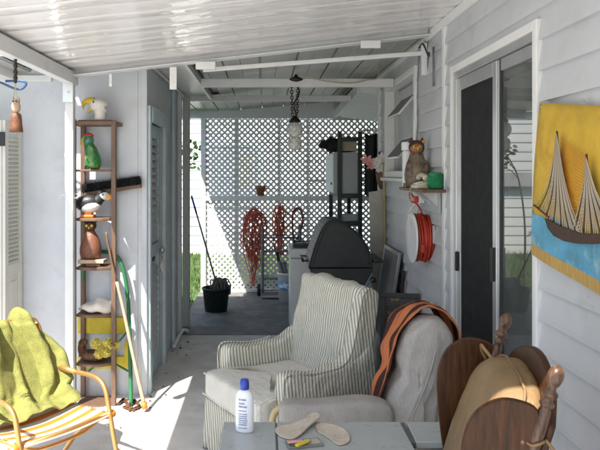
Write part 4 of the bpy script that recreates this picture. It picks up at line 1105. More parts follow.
# piped seam down the arm front and along the wing edge
for s in (-1, 1):
    mb = MB(); mb.tube(bez([V((s*.385-s*max(0, min(1, (z-.62)/.4))*.035, y-.004, z+.002)) for y, z in armprof[1:(15 if s > 0 else 9)]], 3), .0055, 6); mb.build('arm_piping', M['st_xy'], wc, smooth=True, local=True)
# back
backprof = [(.175, .38), (.205, .50), (.235, .65), (.265, .80), (.29, .93), (.308, 1.0), (.335, 1.032), (.38, 1.035), (.425, 1.01), (.438, .95), (.415, .82), (.37, .68), (.345, .55), (.36, .38)]
bp = smoothpoly(backprof)
mb = MB(); padded(mb, bp, -.345, .345, .035, nx=30, wr=.016, seed=9)
for v in mb.bm.verts:
    k = max(0, min(1, (v.co.z-.45)/.55)); v.co.x = v.co.x*(1-.10*k)+.005*k
    if v.co.z > .8: v.co.z += .012*math.cos(v.co.x*4.3)-.006
mb.build('back', M['st_x'], wc, smooth=True, local=True)
for sx_ in (-1, 1):
    for sy_ in (-.28, .3):
        MB().lathe([(.018, 0), (.024, .06)], (sx_*.28, sy_, 0), 12).build('leg', M['wood_dark'], wc, smooth=True, local=True)

# ------------------------------------------------------------------ recliner in mauve-grey corduroy
rc = thing('recliner', 'mauve grey corduroy recliner with a wooden front arm', 'armchair', (.5, 3.28, 0))
def profpx(pts, Y): return [P(x, y, Y) for x, y in pts]
out = profpx([(378, 452), (383, 428), (391, 398), (401, 378), (402, 362), (407, 341), (419, 323), (433, 316.5), (447, 321), (456.5, 338), (456, 360), (450, 384), (443, 412), (441, 446), (428, 470), (392, 475)], 3.08)
pr_ = []
K = len(out)
for i in range(K):
    p0, p1, p2, p3 = out[i-1], out[i], out[(i+1) % K], out[(i+2) % K]
    for k in range(4):
        t = k/4; q = .5*((2*p1)+(p2-p0)*t+(2*p0-5*p1+4*p2-p3)*t*t+(3*p1-p0-3*p2+p3)*t**3); pr_.append(V((0, q.x, q.z)))
mb = MB(); padded(mb, pr_, 3.075, 3.50, .075, nx=26, wr=.016, seed=4, dome=.022)
# close caps with a domed pad: fan of rings
for v in mb.bm.verts: v.co = V((v.co.y, v.co.x, v.co.z-.16*max(0, v.co.x-3.10)*max(0, min(1, (v.co.z-.55)/.35))))
back = mb.build('back_cushion', M['grey_corduroy'], rc, smooth=True)
seam = bez([P(437, 318, 3.115), P(438.5, 335, 3.075), P(433, 362, 3.058), P(424, 390, 3.056), P(413, 415, 3.058), P(408, 430, 3.068)], 6)
MB().tube(seam, .0045, 6).build('back_piping', M['grey_corduroy'], back, smooth=True)
ab = rbox(MB(), (.335, 3.10, .535), (.27, .07, .082), .34, 48, 20, lambda p: p+V((0, 0, .008*math.sin(p.x*14)+.01*(p.x > 0)*p.x))); ab.build('arm_pad', M['grey_corduroy'], rc, smooth=True)
ab = rbox(MB(), (.46, 3.50, .40), (.18, .05, .08), .34, 40, 16); ab.build('arm_pad', M['grey_corduroy'], rc, smooth=True)
MB().tube(bez([P(287, 408, 3.10), P(280, 408, 3.10), P(274.5, 413, 3.10), P(272, 424, 3.10), P(273, 445, 3.10), (.07, 3.1, .25), (.10, 3.1, .06)], 6), .016, 10).build('wooden_arm', M['bamboo'], rc, smooth=True)
MB().tube(bez([(.32, 3.51, .38), (.26, 3.51, .36), (.23, 3.51, .25), (.24, 3.51, .06)], 6), .016, 10).build('wooden_arm', M['bamboo'], rc, smooth=True)
rbox(MB(), (.42, 3.29, .37), (.24, .155, .07), .3, 48, 18).build('seat_cushion', M['grey_corduroy'], rc, smooth=True)
b_ = MB(); b_.box((.10, 3.08, .22), (.90, 3.48, .30)); b_.box((.12, 3.09, .02), (.88, 3.13, .06)); b_.box((.12, 3.44, .02), (.88, 3.48, .06)); b_.box((.26, 3.10, .06), (.31, 3.46, .22)); b_.box((.70, 3.10, .06), (.75, 3.46, .22)); b_.build('base', M['wood_dark'], rc, bevel=.008)

# striped blanket over the recliner
bpth = profpx([(385, 422), (388.5, 402), (396, 380), (398.5, 358), (404, 338), (417, 318), (433, 311), (449, 316), (459.5, 336), (461, 352), (459, 372)], 3.08)
bpth = bez([p for p in bpth], 6); NB = len(bpth)-1
def blf(u, v):
    k = v*NB; i = min(int(k), NB-1); p = bpth[i].lerp(bpth[i+1], k-i)
    t = (bpth[min(i+1, NB)]-bpth[max(i-1, 0)]).normalized(); nn = V((-t.z, 0, t.x))
    if nn.dot(p-V((.80, 0, .72))) < 0: nn = -nn
    y0 = 3.125+.06*math.sin(v*3.0); y = y0+.34*u*(.62+.38*min(1, v*2.2))
    edge = abs(u-.5)*2
    f = .010*math.sin(u*11+v*6)+.012*noise.noise(V((u*3, v*9, .5)))+.006*math.sin(v*34+u*5)
    d = .018+max(f, -.008)+.02*max(0, 1-v*2.5)
    return V((p.x+nn.x*d+.012, y, p.z+nn.z*d-.16*max(0, y-3.10)*max(0, min(1, (p.z-.55)/.35))))
mb = MB(); mb.grid(blf, 28, 90)
tag(mb.build('blanket', M['blanket'], smooth=True, solid=.007, loc=(.7, 3.35, .8), offset=1), 'orange and dark brown striped blanket draped over the recliner back', 'blanket')

# ------------------------------------------------------------------ wooden wing rocker in the right foreground
RA = R(-99.2)
wk = thing('wooden_rocker', 'dark wooden wing rocker with a tan leather cushion and turned finials', 'chair', (.81, 1.99, 0), RA)
def rec(z): return -(1.2-z)*.30
axis = along((0, .30, 1))
for s in (-1, 1):
    pf_ = []
    # turned post: from seat to finial, distance measured along the post
    L = math.hypot(1, .3)
    prof = [(.018, 0), (.019, .05), (.023, .08), (.019, .10), (.015, .13), (.018, .30), (.018, .46), (.015, .52), (.021, .545), (.015, .57), (.014, .592), (.020, .602), (.020, .612), (.0145, .622), (.0175, .65), (.0178, .70), (.016, .742), (.012, .752), (.0185, .757), (.0195, .763), (.0125, .771), (.012, .776), (.020, .782), (.0212, .788), (.020, .794), (.012, .801), (.011, .807), (.0165, .817), (.0200, .829), (.0205, .838), (.0185, .850), (.012, .860), (.004, .8655), (0, .866)]
    zb = 1.2-.866/L
    MB().lathe(prof, (s*.315, rec(zb), zb), 20, axis).build('post', M['wood_worn'], wk, smooth=True, local=True)
wing = [(-.035, 1.045), (-.04, 1.085), (-.075, 1.103), (-.125, 1.108), (-.17, 1.09), (-.205, 1.055), (-.225, 1.00), (-.232, .94), (-.228, .87), (-.222, .80), (-.215, .74), (-.205, .68), (-.195, .63), (-.18, .60), (-.165, .62)]
wp_ = []
for i in range(len(wing)-1):
    a_ = V((0,)+wing[i]); wp_.append(a_)
wing_s = bez([(0, a, b) for a, b in wing], 4)
for s in (-1, 1):
    mb = MB(); mb.prism([V((s*.315-.011, p.y-.014, p.z)) for p in wing_s], (.022, 0, 0))
    mb.build('wing', M['wood_dark'], wk, local=True, bevel=.006, bseg=3)
# crest board between the posts
cr_ = []
for k in range(13):
    t = -1+2*k/12; cr_.append(V((t*.29, 0, 1.03+.125*max(0, math.cos(t*math.pi/2))**.6)))
cr_ += [V((.29, -.06, .84)), V((-.29, -.06, .84))]
cr_ = [V((p.x, rec(p.z)+.03, p.z)) for p in cr_]
mb = MB(); mb.prism(cr_, (0, .022, 0)); mb.build('crest_board', M['wood_dark'], wk, local=True, bevel=.006)
for k in range(5):
    x = -.22+.11*k; MB().tube([(x, rec(.45)+.035, .45), (x, rec(.86)+.035, .86)], .011, 8).build('spindle', M['wood_dark'], wk, smooth=True, local=True)
# leather back cushion
def backc(p):
    q = p.copy(); z = p.z
    k = (z/.33)
    q.x *= 1-.22*max(0, k)**3
    q.y += z*.30+.012*math.sin(p.x*9)*0
    q.y *= 1
    ridge = .012*math.exp(-(p.x/.012)**2) if False else 0
    q += V((0, -1, 0))*(.008*noise.noise(V((p.x*8, p.z*8, 2)))+.004*noise.noise(V((p.x*22, p.z*26, 1))))
    return q
cz = .78
bc = rbox(MB(), (0, rec(cz)-.02, cz), (.262, .085, .325), .42, 64, 36, backc).build('back_cushion', M['leather'], wk, smooth=True, local=True)
def edge_pts(off, n=40):
    o_ = []
    for k in range(n+1):
        th = -.15*math.pi+1.3*math.pi*k/n
        def sp(w, e): return math.copysign(abs(w)**e, w)
        p = V((.275*sp(math.cos(th), .42), off, .325*sp(math.sin(th), .42))); q = backc(p); o_.append(q+V((0, rec(cz)-.02, cz)))
    return o_
MB().tube(edge_pts(0), .0045, 6).build('cushion_piping', M['leather'], bc, smooth=True, local=True)
# tie straps around the posts
for s in (-1, 1):
    mb = MB(); z = 1.0 if s > 0 else 1.04; y = rec(z)
    mb.tube([V((s*.315+.022*math.cos(k*.5236), y+.022*math.sin(k*.5236), z+.004*math.sin(k))) for k in range(12)], .004, 7, closed=True)
    mb.tube(bez([(s*.30, y-.03, z), (s*.29, y-.045, z+.03), (s*.27, y-.05, z+.055), (s*.24, y-.045, z+.05), (s*.21, y-.02, z+.02)], 5), .006, 7)
    mb.tube(bez([(s*.30, y+.03, z), (s*.31, y+.05, z-.03), (s*.30, y+.055, z-.09), (s*.295, y+.05, z-.14)], 5), .005, 7)
    mb.ell((s*.315, y-.032, z), (.013, .012, .012), n=10, m=6)
    mb.build('tie_strap', M['strap'], bc, smooth=True, local=True)
# seat, arms, base
rbox(MB(), (0, -.49, .455), (.27, .25, .065), .35, 48, 18).build('seat_cushion', M['leather'], wk, smooth=True, local=True)
mb = MB(); mb.box((-.31, -.74, .345), (.31, -.22, .385)); mb.build('seat_frame', M['wood_dark'], wk, local=True, bevel=.01)
for s in (-1, 1):
    mb = MB(); mb.prism(bez([(s*.315-.03, -.22, .62), (s*.315-.03, -.45, .625), (s*.315-.03, -.68, .615), (s*.315-.03, -.72, .60)], 3)+bez([(s*.315-.03, -.72, .585), (s*.315-.03, -.45, .60), (s*.315-.03, -.22, .595)], 3), (.06, 0, 0)); mb.build('arm', M['wood_dark'], wk, local=True, bevel=.008)
    for y in (-.66, -.30):
        MB().lathe([(.018, .06), (.022, .12), (.016, .16), (.022, .25), (.018, .345)], (s*.28, y, 0), 14).build('leg', M['wood_worn'], wk, smooth=True, local=True)
    MB().lathe([(.014, .386), (.02, .44), (.013, .48), (.02, .54), (.016, .59)], (s*.315, -.66, 0), 14).build('arm_post', M['wood_worn'], wk, smooth=True, local=True)
    mb = MB(); mb.prism(bez([(s*.28-.018, -.86, .10), (s*.28-.018, -.6, .03), (s*.28-.018, -.35, .02), (s*.28-.018, -.02, .06)], 5)+bez([(s*.28-.018, -.02, .09), (s*.28-.018, -.35, .06), (s*.28-.018, -.6, .07), (s*.28-.018, -.86, .13)], 5), (.036, 0, 0)); mb.build('rocker', M['wood_dark'], wk, local=True, bevel=.006)

# ------------------------------------------------------------------ table
TZ = .72
tb = thing('folding_table', 'grey green laminate table top in the foreground', 'table', (.2, 2.2, 0))
def tx(px, py): return FL(px, py, TZ)
TY0, TY1 = 1.80, 2.552
e0, e1, e2, e3, e4 = -.163, .046, .0, .0, .0
panels = [(-.163, .040), (.047, .530)]
for i, (x0, x1) in enumerate(panels):
    MB().box((x0, TY0, TZ-.025), (x1, TY1, TZ)).build('leaf', M['table'], tb, bevel=.004)
MB().prism([(.548, 2.36, TZ-.025), (.80, 2.36, TZ-.025), (.80, TY1, TZ-.025), (.556, TY1, TZ-.025)], (0, 0, .025)).build('side_leaf', M['table'], tb, bevel=.004)
mb = MB(); mb.box((-.168, TY0+.01, TZ-.031), (.533, TY1-.006, TZ-.0255)); mb.box((.0405, TY0, TZ-.024), (.0465, TY1, TZ-.004)); mb.box((.5305, 2.36, TZ-.024), (.5475, TY1, TZ-.004)); mb.build('edge_band', M['table_seam'], tb)
mb = MB(); mb.box((.534, 2.365, TZ-.05), (.79, 2.545, TZ-.0255)); mb.build('hinge_rail', M['steel'], tb, bevel=.003)
for x, y in ((-.12, 1.86), (-.12, 2.5), (.49, 1.72+.14), (.49, 2.5), (.76, 2.5)):
    MB().tube([(x, y, 0), (x, y, TZ-.032)], .013, 10).build('leg', M['steel'], tb, smooth=True)

# lotion bottle
bx_, by_ = FL(244.5, 431.5, TZ).x, FL(244.5, 431.5, TZ).y
lb = thing('lotion_bottle', 'white lotion bottle with a blue flip cap on the table', 'bottle', (bx_, by_, TZ))
MB().lathe([(.0, .0005), (.030, .0005), (.0345, .006), (.035, .03), (.035, .115), (.033, .135), (.027, .15), (.016, .158), (.013, .16)], (bx_, by_, TZ), 28, RZ(R(-12)), 1, .58).build('body', M['bottle'], lb, smooth=True)
MB().lathe([(.0165, .160), (.0175, .163), (.0175, .182), (.016, .195), (.012, .199), (0, .200)], (bx_, by_, TZ), 22, None, 1, .85).build('cap', M['blue_pl'], lb, smooth=True)
# printed lettering as small raised ink strokes on the front of the bottle
ik = MB(); rnd = random.Random(8)
def on_bottle(u, z, d=.0006):
    th = R(-90)+u; r = .035 if z < .115 else .034
    return V((bx_, by_, TZ))+RZ(R(-12))@V((math.cos(th)*(r+d), math.sin(th)*(r*.58+d), z))
for (z, wds) in ((.122, (.22, .40)), (.108, (.55,)), (.096, (.4, .3)), (.082, (.7,)), (.070, (.3, .4)), (.062, (.75,)), (.054, (.4, .3)), (.046, (.8,)), (.038, (.3, .4)), (.030, (.75,)), (.018, (.3, .42))):
    u = -.55
    for wd in wds:
        e = u+wd*1.25; k = u
        while k < e:
            h_ = .0075 if z > .09 else .0045
            ik.quad(on_bottle(k, z), on_bottle(k+.03, z), on_bottle(k+.03, z+h_*rnd.uniform(.7, 1.2)), on_bottle(k, z+h_)); k += .048
        u = e+.08
ik.build('label_print', M['ink'], lb)

# insoles
def insole(pts, tilt, name, label):
    pts = [tx(x, y) for x, y in pts]; K = len(pts); o_ = []
    for i in range(K):
        p0, p1, p2, p3 = pts[i-1], pts[i], pts[(i+1) % K], pts[(i+2) % K]
        for k in range(4):
            t = k/4; o_.append(.5*((2*p1)+(p2-p0)*t+(2*p0-5*p1+4*p2-p3)*t*t+(3*p1-p0-3*p2+p3)*t**3))
    c = sum(o_, V((0, 0, 0)))/len(o_)
    mb = MB(); rings = []
    for lv, (sc_, dz) in enumerate(((.97, .0015), (1, .003), (1, .0075), (.95, .0072), (.72, .0042), (.35, .0036))):
        rings.append([mb.bm.verts.new(V((c.x+(p.x-c.x)*sc_, c.y+(p.y-c.y)*sc_, TZ+dz+tilt(p)*(1 if lv > 0 else .8)))) for p in o_])
    for A, B in zip(rings, rings[1:]):
        for k in range(len(A)): mb._face([A[k], A[(k+1) % len(A)], B[(k+1) % len(A)], B[k]])
    mb._face(list(reversed(rings[0]))); mb._face(rings[-1])
    tag(mb.build(name, M['insole'], smooth=True, loc=(c.x, c.y, TZ)), label, 'insole')
insole([(275, 432), (279, 428), (292, 425.5), (304, 422.5), (312, 418.5), (320, 419.5), (319, 424), (311, 429), (303, 435.5), (293, 440.5), (281, 438)], lambda p: .018*max(0, min(1, (p.x-.10)/.1)), 'shoe_insole', 'worn beige shoe insole with curled toe, nearer the lotion bottle')
insole([(316, 427), (320, 424), (329, 425), (340, 428), (347, 433), (350, 440), (347, 444.5), (338, 446), (331, 441), (325, 437), (318, 433)], lambda p: .0, 'shoe_insole', 'worn beige shoe insole lying flat right of the other')
# photo card pack and lighter
cdp = [tx(284.5, 442.5), tx(318, 439.5), tx(324, 446.5), tx(288, 450)]
mb = MB(); mb.prism([p+V((0, 0, .0008)) for p in cdp], (0, 0, .007)); cd = mb.build('card_packet', [M['grey_sheet']], loc=tuple(cdp[0]), bevel=.0015)
tag(cd, 'small flat packet with a coloured picture lying beside the insoles', 'packet')
def cpt(u, v, z=.0088): return cdp[0].lerp(cdp[1], u).lerp(cdp[3].lerp(cdp[2], u), v)+V((0, 0, z))
for (u0, u1, v0, v1, mt) in ((.05, .5, .1, .55, 'flower_p'), (.06, .35, .5, .9, 'leaf'), (.55, .95, .15, .85, 'beige_box')):
    mb = MB(); mb.quad(cpt(u0, v0), cpt(u1, v0), cpt(u1, v1), cpt(u0, v1)); q = mb.build('picture_print', M[mt], cd)
mb = MB(); a_ = tx(296, 450.5)+V((0, 0, .0165)); b_ = tx(308, 445.5)+V((0, 0, .0165)); mb.beam(a_, b_, .016, .010); lg = mb.build('lighter', M['yellow'], loc=tuple(a_), bevel=.004); tag(lg, 'yellow lighter lying across the picture packet', 'lighter')
mb = MB(); d = (b_-a_).normalized(); mb.beam(b_, b_+d*.009, .015, .010); mb.build('metal_head', M['steel'], lg, bevel=.002)

# ------------------------------------------------------------------ boat banner on the wall
def BN(px, py, off=.022):
    """point on the banner's slightly tilted board, by where it shows"""
    return WL(px, py, WX-off)
bn = thing('boat_picture', 'yellow and blue painted picture of a sailing boat made with string', 'picture', (WX-.03, 2.5, 1.65))
tl = BN(541, 103, .034); bl = BN(538.5, 251, .034)
ex = V((0, -.84, -.105)).normalized(); ez = V((0, -.105, .84)).normalized()*1
hgt = .665; wid = .84
org = tl
def bp_(u, v, off=0): return org+ex*(u*wid)-ez*(v*hgt)+V((-off, 0, 0))
def buv(px, py, off=.0):
    p = BN(px, py, .034+off); r = p-org; return r.dot(ex)/wid, -r.dot(ez)/hgt
ys = mat('painted_yellow_ground', (.60, .39, .035), .6, var=.22, scale=5, bump=.25, bscale=40, stain=(.46, .26, .03), sscale=6, slo=.5, shi=.7)
bs = mat('painted_blue_sea', (.10, .33, .48), .6, var=.25, scale=9, bump=.35, bscale=30, stain=(.30, .46, .50), sscale=13, slo=.52, shi=.66)
bw = wood('bare_yellow_wood', (.40, .24, .06), (.56, .37, .12), 2, .6)
mb = MB(); mb.grid(lambda u, v: bp_(u, v)+V((-.010*math.sin(v*3.2)-.006*math.sin(u*8)*v, 0, 0)), 20, 20); sheet = mb.build('board', ys, bn, smooth=True, solid=.012)
# sea band and lower wood strip
def wav(u): return .70+.012*math.sin(u*40)+.02*math.sin(u*13)
mb = MB(); mb.grid(lambda u, v: bp_(u, wav(u)+(.925-wav(u))*v, .008)+V((-.010*math.sin((.7+.22*v)*3.2)-.006*math.sin(u*8)*.8, 0, 0)), 40, 6); mb.build('sea', bs, bn, smooth=True)
mb = MB(); mb.grid(lambda u, v: bp_(u, .925+.0745*v, .0085)+V((-.010*math.sin((.93+.07*v)*3.2)-.006*math.sin(u*8)*.95, 0, 0)), 30, 3); mb.build('lower_strip', bw, bn, smooth=True)
def bq(px, py, off=.02): u, v = buv(px, py); return bp_(u, v, off)
hull = [(553, 218), (556, 228), (562, 236), (572, 241), (585, 243.5), (600, 244), (616, 243), (624, 238), (628, 226), (610, 234), (590, 233), (572, 227)]
mb = MB(); mb.prism([bq(x, y, .014) for x, y in hull], (-.022, 0, 0)); mb.build('hull', M['owl_dark'], bn, bevel=.003)
tn = stripes('pale_string', (.52, .45, .34), (.42, .36, .27), (0, 1, 1), .01, .5)
td = M['owl_dark']
strs = MB(); strd = MB(); nets = MB()
apex = (566.5, 133); N_ = 27
for k in range(N_):
    t = k/(N_-1); ex_ = 543+t*52; ey = 205+33*(t**.6)+ (8 if t > .7 else 0)*(t-.7)
    mx_ = (apex[0]+ex_)/2+(-6+12*t)*.15+(1.5*(1-t)); my = (apex[1]+ey)/2+8*(1-abs(t-.4))
    tgt = strd if k % 4 == 1 else strs
    tgt.tube(bez([bq(apex[0], apex[1], .040), bq(apex[0]+(ex_-apex[0])*.22, apex[1]+(ey-apex[1])*.42, .034), bq(apex[0]+(ex_-apex[0])*.55, apex[1]+(ey-apex[1])*.76, .030), bq(ex_, ey, .030)], 4), .0021, 5)
apex2 = (597, 157)
for k in range(21):
    t = k/20; ex_ = 580+t*46; ey = 232+6*math.sin(t*3)
    tgt = strd if k % 4 == 1 else strs
    tgt.tube(bez([bq(apex2[0], apex2[1], .040), bq(apex2[0]+(ex_-apex2[0])*.3, apex2[1]+(ey-apex2[1])*.45, .034), bq(ex_, ey, .030)], 4), .0021, 5)
strs.build('pale_strings', tn, bn, smooth=True); strd.build('dark_strings', td, bn, smooth=True)
for k in range(22):
    t = k/21; y0 = 137+66*t
    nets.tube(bez([bq(567+3*t, y0, .026), bq(580, y0+10+5*t, .026), bq(596-4*t*0, y0+22-2*t, .026)], 3), .0014, 4)
nets.build('net_strings', M['orange'], bn, smooth=True)
for q0, q1 in (((566.5, 131, .038), (569, 225, .02)), ((597, 154, .038), (598, 232, .02))): MB().tube([bq(*q0), bq(*q1)], .004, 7).build('mast', M['owl_dark'], bn, smooth=True)
mb = MB(); mb.tube([bq(541, 205, .03), bq(556, 217, .03)], .004, 6); mb.build('bowsprit', M['owl_dark'], bn, smooth=True)
for x, y in ((583, 100), (541.5, 107), (539.5, 249)):
    p = WL(x, y, WX-.04 if y > 101 else WX-.03); mb = MB(); mb.lathe([(.006, 0), (.006, .003), (0, .005)], p, 10, RY(R(-90))); mb.build('nail', M['steel'], bn, smooth=True)
MB().tube([WL(583, 100, WX-.028), org+ex*.42+ez*.0], .0012, 4).build('hanging_wire', M['steel'], bn)
#PART4
# ------------------------------------------------------------------ wall shelf with phone, owl, twine
ws = thing('wall_shelf', 'narrow brown shelf on the siding beside the sliding door', 'shelf', (1.12, 4.6, 1.58))
SHZ = 1.585; SY_0, SY_1 = 4.28, 5.02
MB().box((1.035, SY_0, SHZ-.022), (WX-.026, SY_1, SHZ)).build('board', M['wood_brown'], ws, bevel=.003)
MB().box((WX-.045, 4.40, SHZ-.17), (WX-.026, SY_1-.1, SHZ-.0225)).build('back_plate', M['grey_cab'], ws, bevel=.003)
for y in (4.42, 4.62):
    MB().prism([(1.06, y, SHZ-.023), (WX-.046, y, SHZ-.023), (WX-.046, y, SHZ-.12)], (0, .012, 0)).build('bracket', M['alu'], ws)
# big owl
zo = SHZ+.001; ox, oy = 1.105, 4.74
ol = thing('owl_ornament', 'big speckled brown owl ornament standing on the wall shelf', 'ornament', (ox, oy, zo))
MB().lathe([(.045, 0), (.072, .012), (.088, .05), (.092, .095), (.084, .15), (.066, .20), (.052, .235), (.044, .26), (0, .275)], (ox, oy, zo), 24, sx=.95).build('body', M['owl_body'], ol, smooth=True)
hd = MB(); rbox(hd, (ox, oy, zo+.295), (.056, .05, .052), .7, 24, 14)
hd.build('head', M['owl_dark'], ol, smooth=True)
fa = MB(); fa.ell((ox-.004, oy-.026, zo+.288), (.048, .030, .040), n=18, m=12); fa.build('face', M['owl_face'], ol, smooth=True)
for s in (-1, 1):
    MB().lathe([(.022, 0), (.013, .022), (0, .045)], (ox+s*.04, oy-.005, zo+.325), 8).build('ear_tuft', M['owl_dark'], ol, smooth=True)
    e = MB().ell((ox-.004+s*.021, oy-.052, zo+.297), (.0115, .008, .0115), n=12, m=8).build('eye', M['eye'], ol, smooth=True)
    MB().ell((ox-.004+s*.021, oy-.0595, zo+.297), (.006, .004, .006), n=8, m=6).build('pupil', M['black'], e, smooth=True)
    MB().ell((ox+s*.052, oy-.03, zo+.115), (.034, .05, .085), RY(R(6*s)), n=14, m=10).build('wing', M['owl_body'], ol, smooth=True)
MB().lathe([(.009, 0), (.007, .012), (0, .03)], (ox-.004, oy-.056, zo+.292), 8, RX(R(150))).build('beak', M['beak'], ol, smooth=True)
mb = MB(); mb.ell((ox+.042, oy-.03, zo+.335), (.012, .01, .012), n=8, m=6); mb.build('ear_spot', M['orange'], ol, smooth=True)
# white jar behind
jx, jy = 1.085, 4.955
jr = thing('white_jar', 'tall white jar with cap behind the owl on the wall shelf', 'jar', (jx, jy, zo))
MB().lathe([(.034, 0), (.038, .01), (.038, .265), (.033, .275), (0, .278)], (jx, jy, zo), 20).build('body', M['white_pl'], jr, smooth=True)
MB().lathe([(.044, .279), (.045, .285), (.045, .335), (.042, .342), (0, .343)], (jx, jy, zo), 20).build('cap', M['white_pl'], jr, smooth=True)
# phone
ph = thing('telephone', 'cream coloured corded telephone on the wall shelf', 'telephone', (1.085, 4.53, zo))
mb = MB(); mb.prism([(1.038, 4.47, zo), (1.038, 4.47, zo+.022), (1.12, 4.47, zo+.052), (1.165, 4.47, zo+.052), (1.165, 4.47, zo)], (0, .16, 0)); mb.build('base', M['cream'], ph, bevel=.006)
mb = MB(); mb.tube(bez([(1.10, 4.445, zo+.066), (1.10, 4.47, zo+.082), (1.098, 4.55, zo+.094), (1.10, 4.63, zo+.082), (1.10, 4.655, zo+.066)], 5), [.016, .02, .022, .021, .019, .017, .016, .016, .016, .016, .016, .016, .016, .017, .019, .021, .022, .021, .020, .018, .014], 12); mb.build('handset', M['cream'], ph, smooth=True)
kp = MB()
for i in range(3):
    for j in range(4): kp.box((1.05+.017*i, 4.50+.026*j, zo+.028+.0062*i), (1.06+.017*i, 4.516+.026*j, zo+.036+.0062*i))
kp.build('keypad', M['white_pl'], ph)
mb = MB(); k = 0; pts = []
for i in range(90): pts.append((1.032+.007*math.cos(i*1.0), 4.60+.007*math.sin(i*1.0), zo+.01-.0032*i))
mb.tube(pts, .0022, 5); mb.build('coiled_cord', M['cream'], ph, smooth=True)
# small dark box left of phone
mb = MB(); mb.box((1.04, 4.80, zo), (1.075, 4.90, zo+.032)); tag(mb.build('small_box', M['wood_brown'], loc=(1.05, 4.85, zo), bevel=.003), 'small brown box at the far end of the wall shelf', 'box')
# twine
tx_, ty_ = 1.142, 4.36
tw_ = MB(); tw_.lathe([(.036, 0), (.046, .006), (.051, .03), (.051, .082), (.045, .105), (.034, .112), (.012, .112), (.010, .09), (0, .09)], (tx_, ty_, zo), 26)
rnd = random.Random(3)
for k in range(18):
    a0 = rnd.uniform(0, 6.28); tl_ = rnd.uniform(-.45, .45); z0 = .056+rnd.uniform(-.012, .012)
    tw_.tube([(tx_+.0515*math.cos(a0+j*.2618), ty_+.0515*math.sin(a0+j*.2618), zo+z0+.065*tl_*math.sin(j*.2618)*1.4) for j in range(24)], .0022, 4, closed=True)
tag(tw_.build('twine_ball', M['twine'], smooth=True, loc=(tx_, ty_, zo)), 'green ball of twine at the near end of the wall shelf', 'twine')
# outlet timer and red plug under the shelf
ot = thing('plug_timer', 'white plug-in timer with red plug under the wall shelf', 'plug', (1.15, 4.86, 1.5))
MB().box((WX-.085, 4.78, 1.47), (WX-.046, 4.84, 1.565)).build('housing', M['white_pl'], ot, bevel=.005)
MB().box((WX-.12, 4.79, 1.475), (WX-.085, 4.83, 1.52)).build('plug', M['red_cord'], ot, bevel=.006)
MB().tube(bez([(WX-.10, 4.82, 1.48), (WX-.14, 4.9, 1.38), (WX-.10, 4.95, 1.30), (WX-.06, 4.9, 1.42)], 6), .005, 6).build('cord', M['white_pl'], ot, smooth=True)

# cord reel
rl = thing('cord_reel', 'white reel wound with orange red extension cord on the siding', 'reel', (1.13, 4.78, 1.20))
RYc, RZc, RR = 4.80, H-(238-VY)*4.78/F_, .185
mb = MB(); mb.lathe([(.0, 0), (.13, 0), (.178, -.008), (RR, -.004), (RR+.002, .004), (.176, .004), (.125, .012), (0, .012)], (1.085, RYc, RZc), 40, RY(R(90))); mb.build('disc', M['white_pl'], rl, smooth=True)
mb = MB(); mb.lathe([(.09, 0), (.09, .105)], (1.10, RYc, RZc), 24, RY(R(90))); mb.build('drum', M['white_pl'], rl, smooth=True)
mb = MB(); rnd = random.Random(12)
for layer in range(3):
    for k in range(8):
        x = 1.108+.0125*k+rnd.uniform(-.003, .003); r = .135+.016*layer+rnd.uniform(-.004, .006)
        ph_ = rnd.uniform(0, 6.28)
        mb.tube([(x+.006*math.sin(j*.2+ph_), RYc+r*(1+.02*math.sin(2*j*.2094+ph_))*math.cos(j*.2094), RZc+r*(1+.03*math.sin(3*j*.2094+ph_))*math.sin(j*.2094)) for j in range(30)], .0072, 6, closed=True)
mb.tube(bez([(1.15, RYc-.02, RZc+.17), (1.13, 4.70, RZc+.20), (1.12, 4.80, RZc+.25), (1.10, 4.90, RZc+.27), (1.10, 4.93, RZc+.33), (1.125, 4.84, 1.48)], 6), .0072, 6)
mb.build('cord', M['red_cord'], rl, smooth=True)
mb = MB(); mb.obox((1.125, RYc-.165, RZc-.06), (.028, .03, .06)); mb.build('plug', M['red_cord'], rl, bevel=.006)
# wires on the wall
mb = MB(); mb.tube(bez([WL(419, 50, WX-.03), WL(418, 75, WX-.026), WL(417.5, 100, WX-.03), WL(417.5, 128, WX-.026), (WX-.04, 5.12, 1.75), (WX-.04, 5.08, 1.62)], 6), .005, 6)
tag(mb.build('wall_cable', M['grey_sheet'], smooth=True), 'dark cable running down the siding past the owl', 'cable')
mb = MB(); mb.tube(bez([WL(429, 52, WX-.085), WL(428.5, 56, WX-.083), WL(423, 44, WX-.06), WL(419, 48, WX-.05)], 6), .007, 6); tag(mb.build('cable_end', M['black'], smooth=True), 'short black cable curling at the roof post by the wall', 'cable')
p = WL(433.5, 60, WX-.018); mb = MB(); mb.tube([WL(433.3, 47, WX-.03), WL(433.3, 85, WX-.03)], .008, 8); mb.ell(WL(433.3, 85, WX-.03), .011, n=8, m=6); tag(mb.build('thermometer', M['grey_sheet'], smooth=True), 'thin grey rod hanging on the siding near the roof post', 'rod')

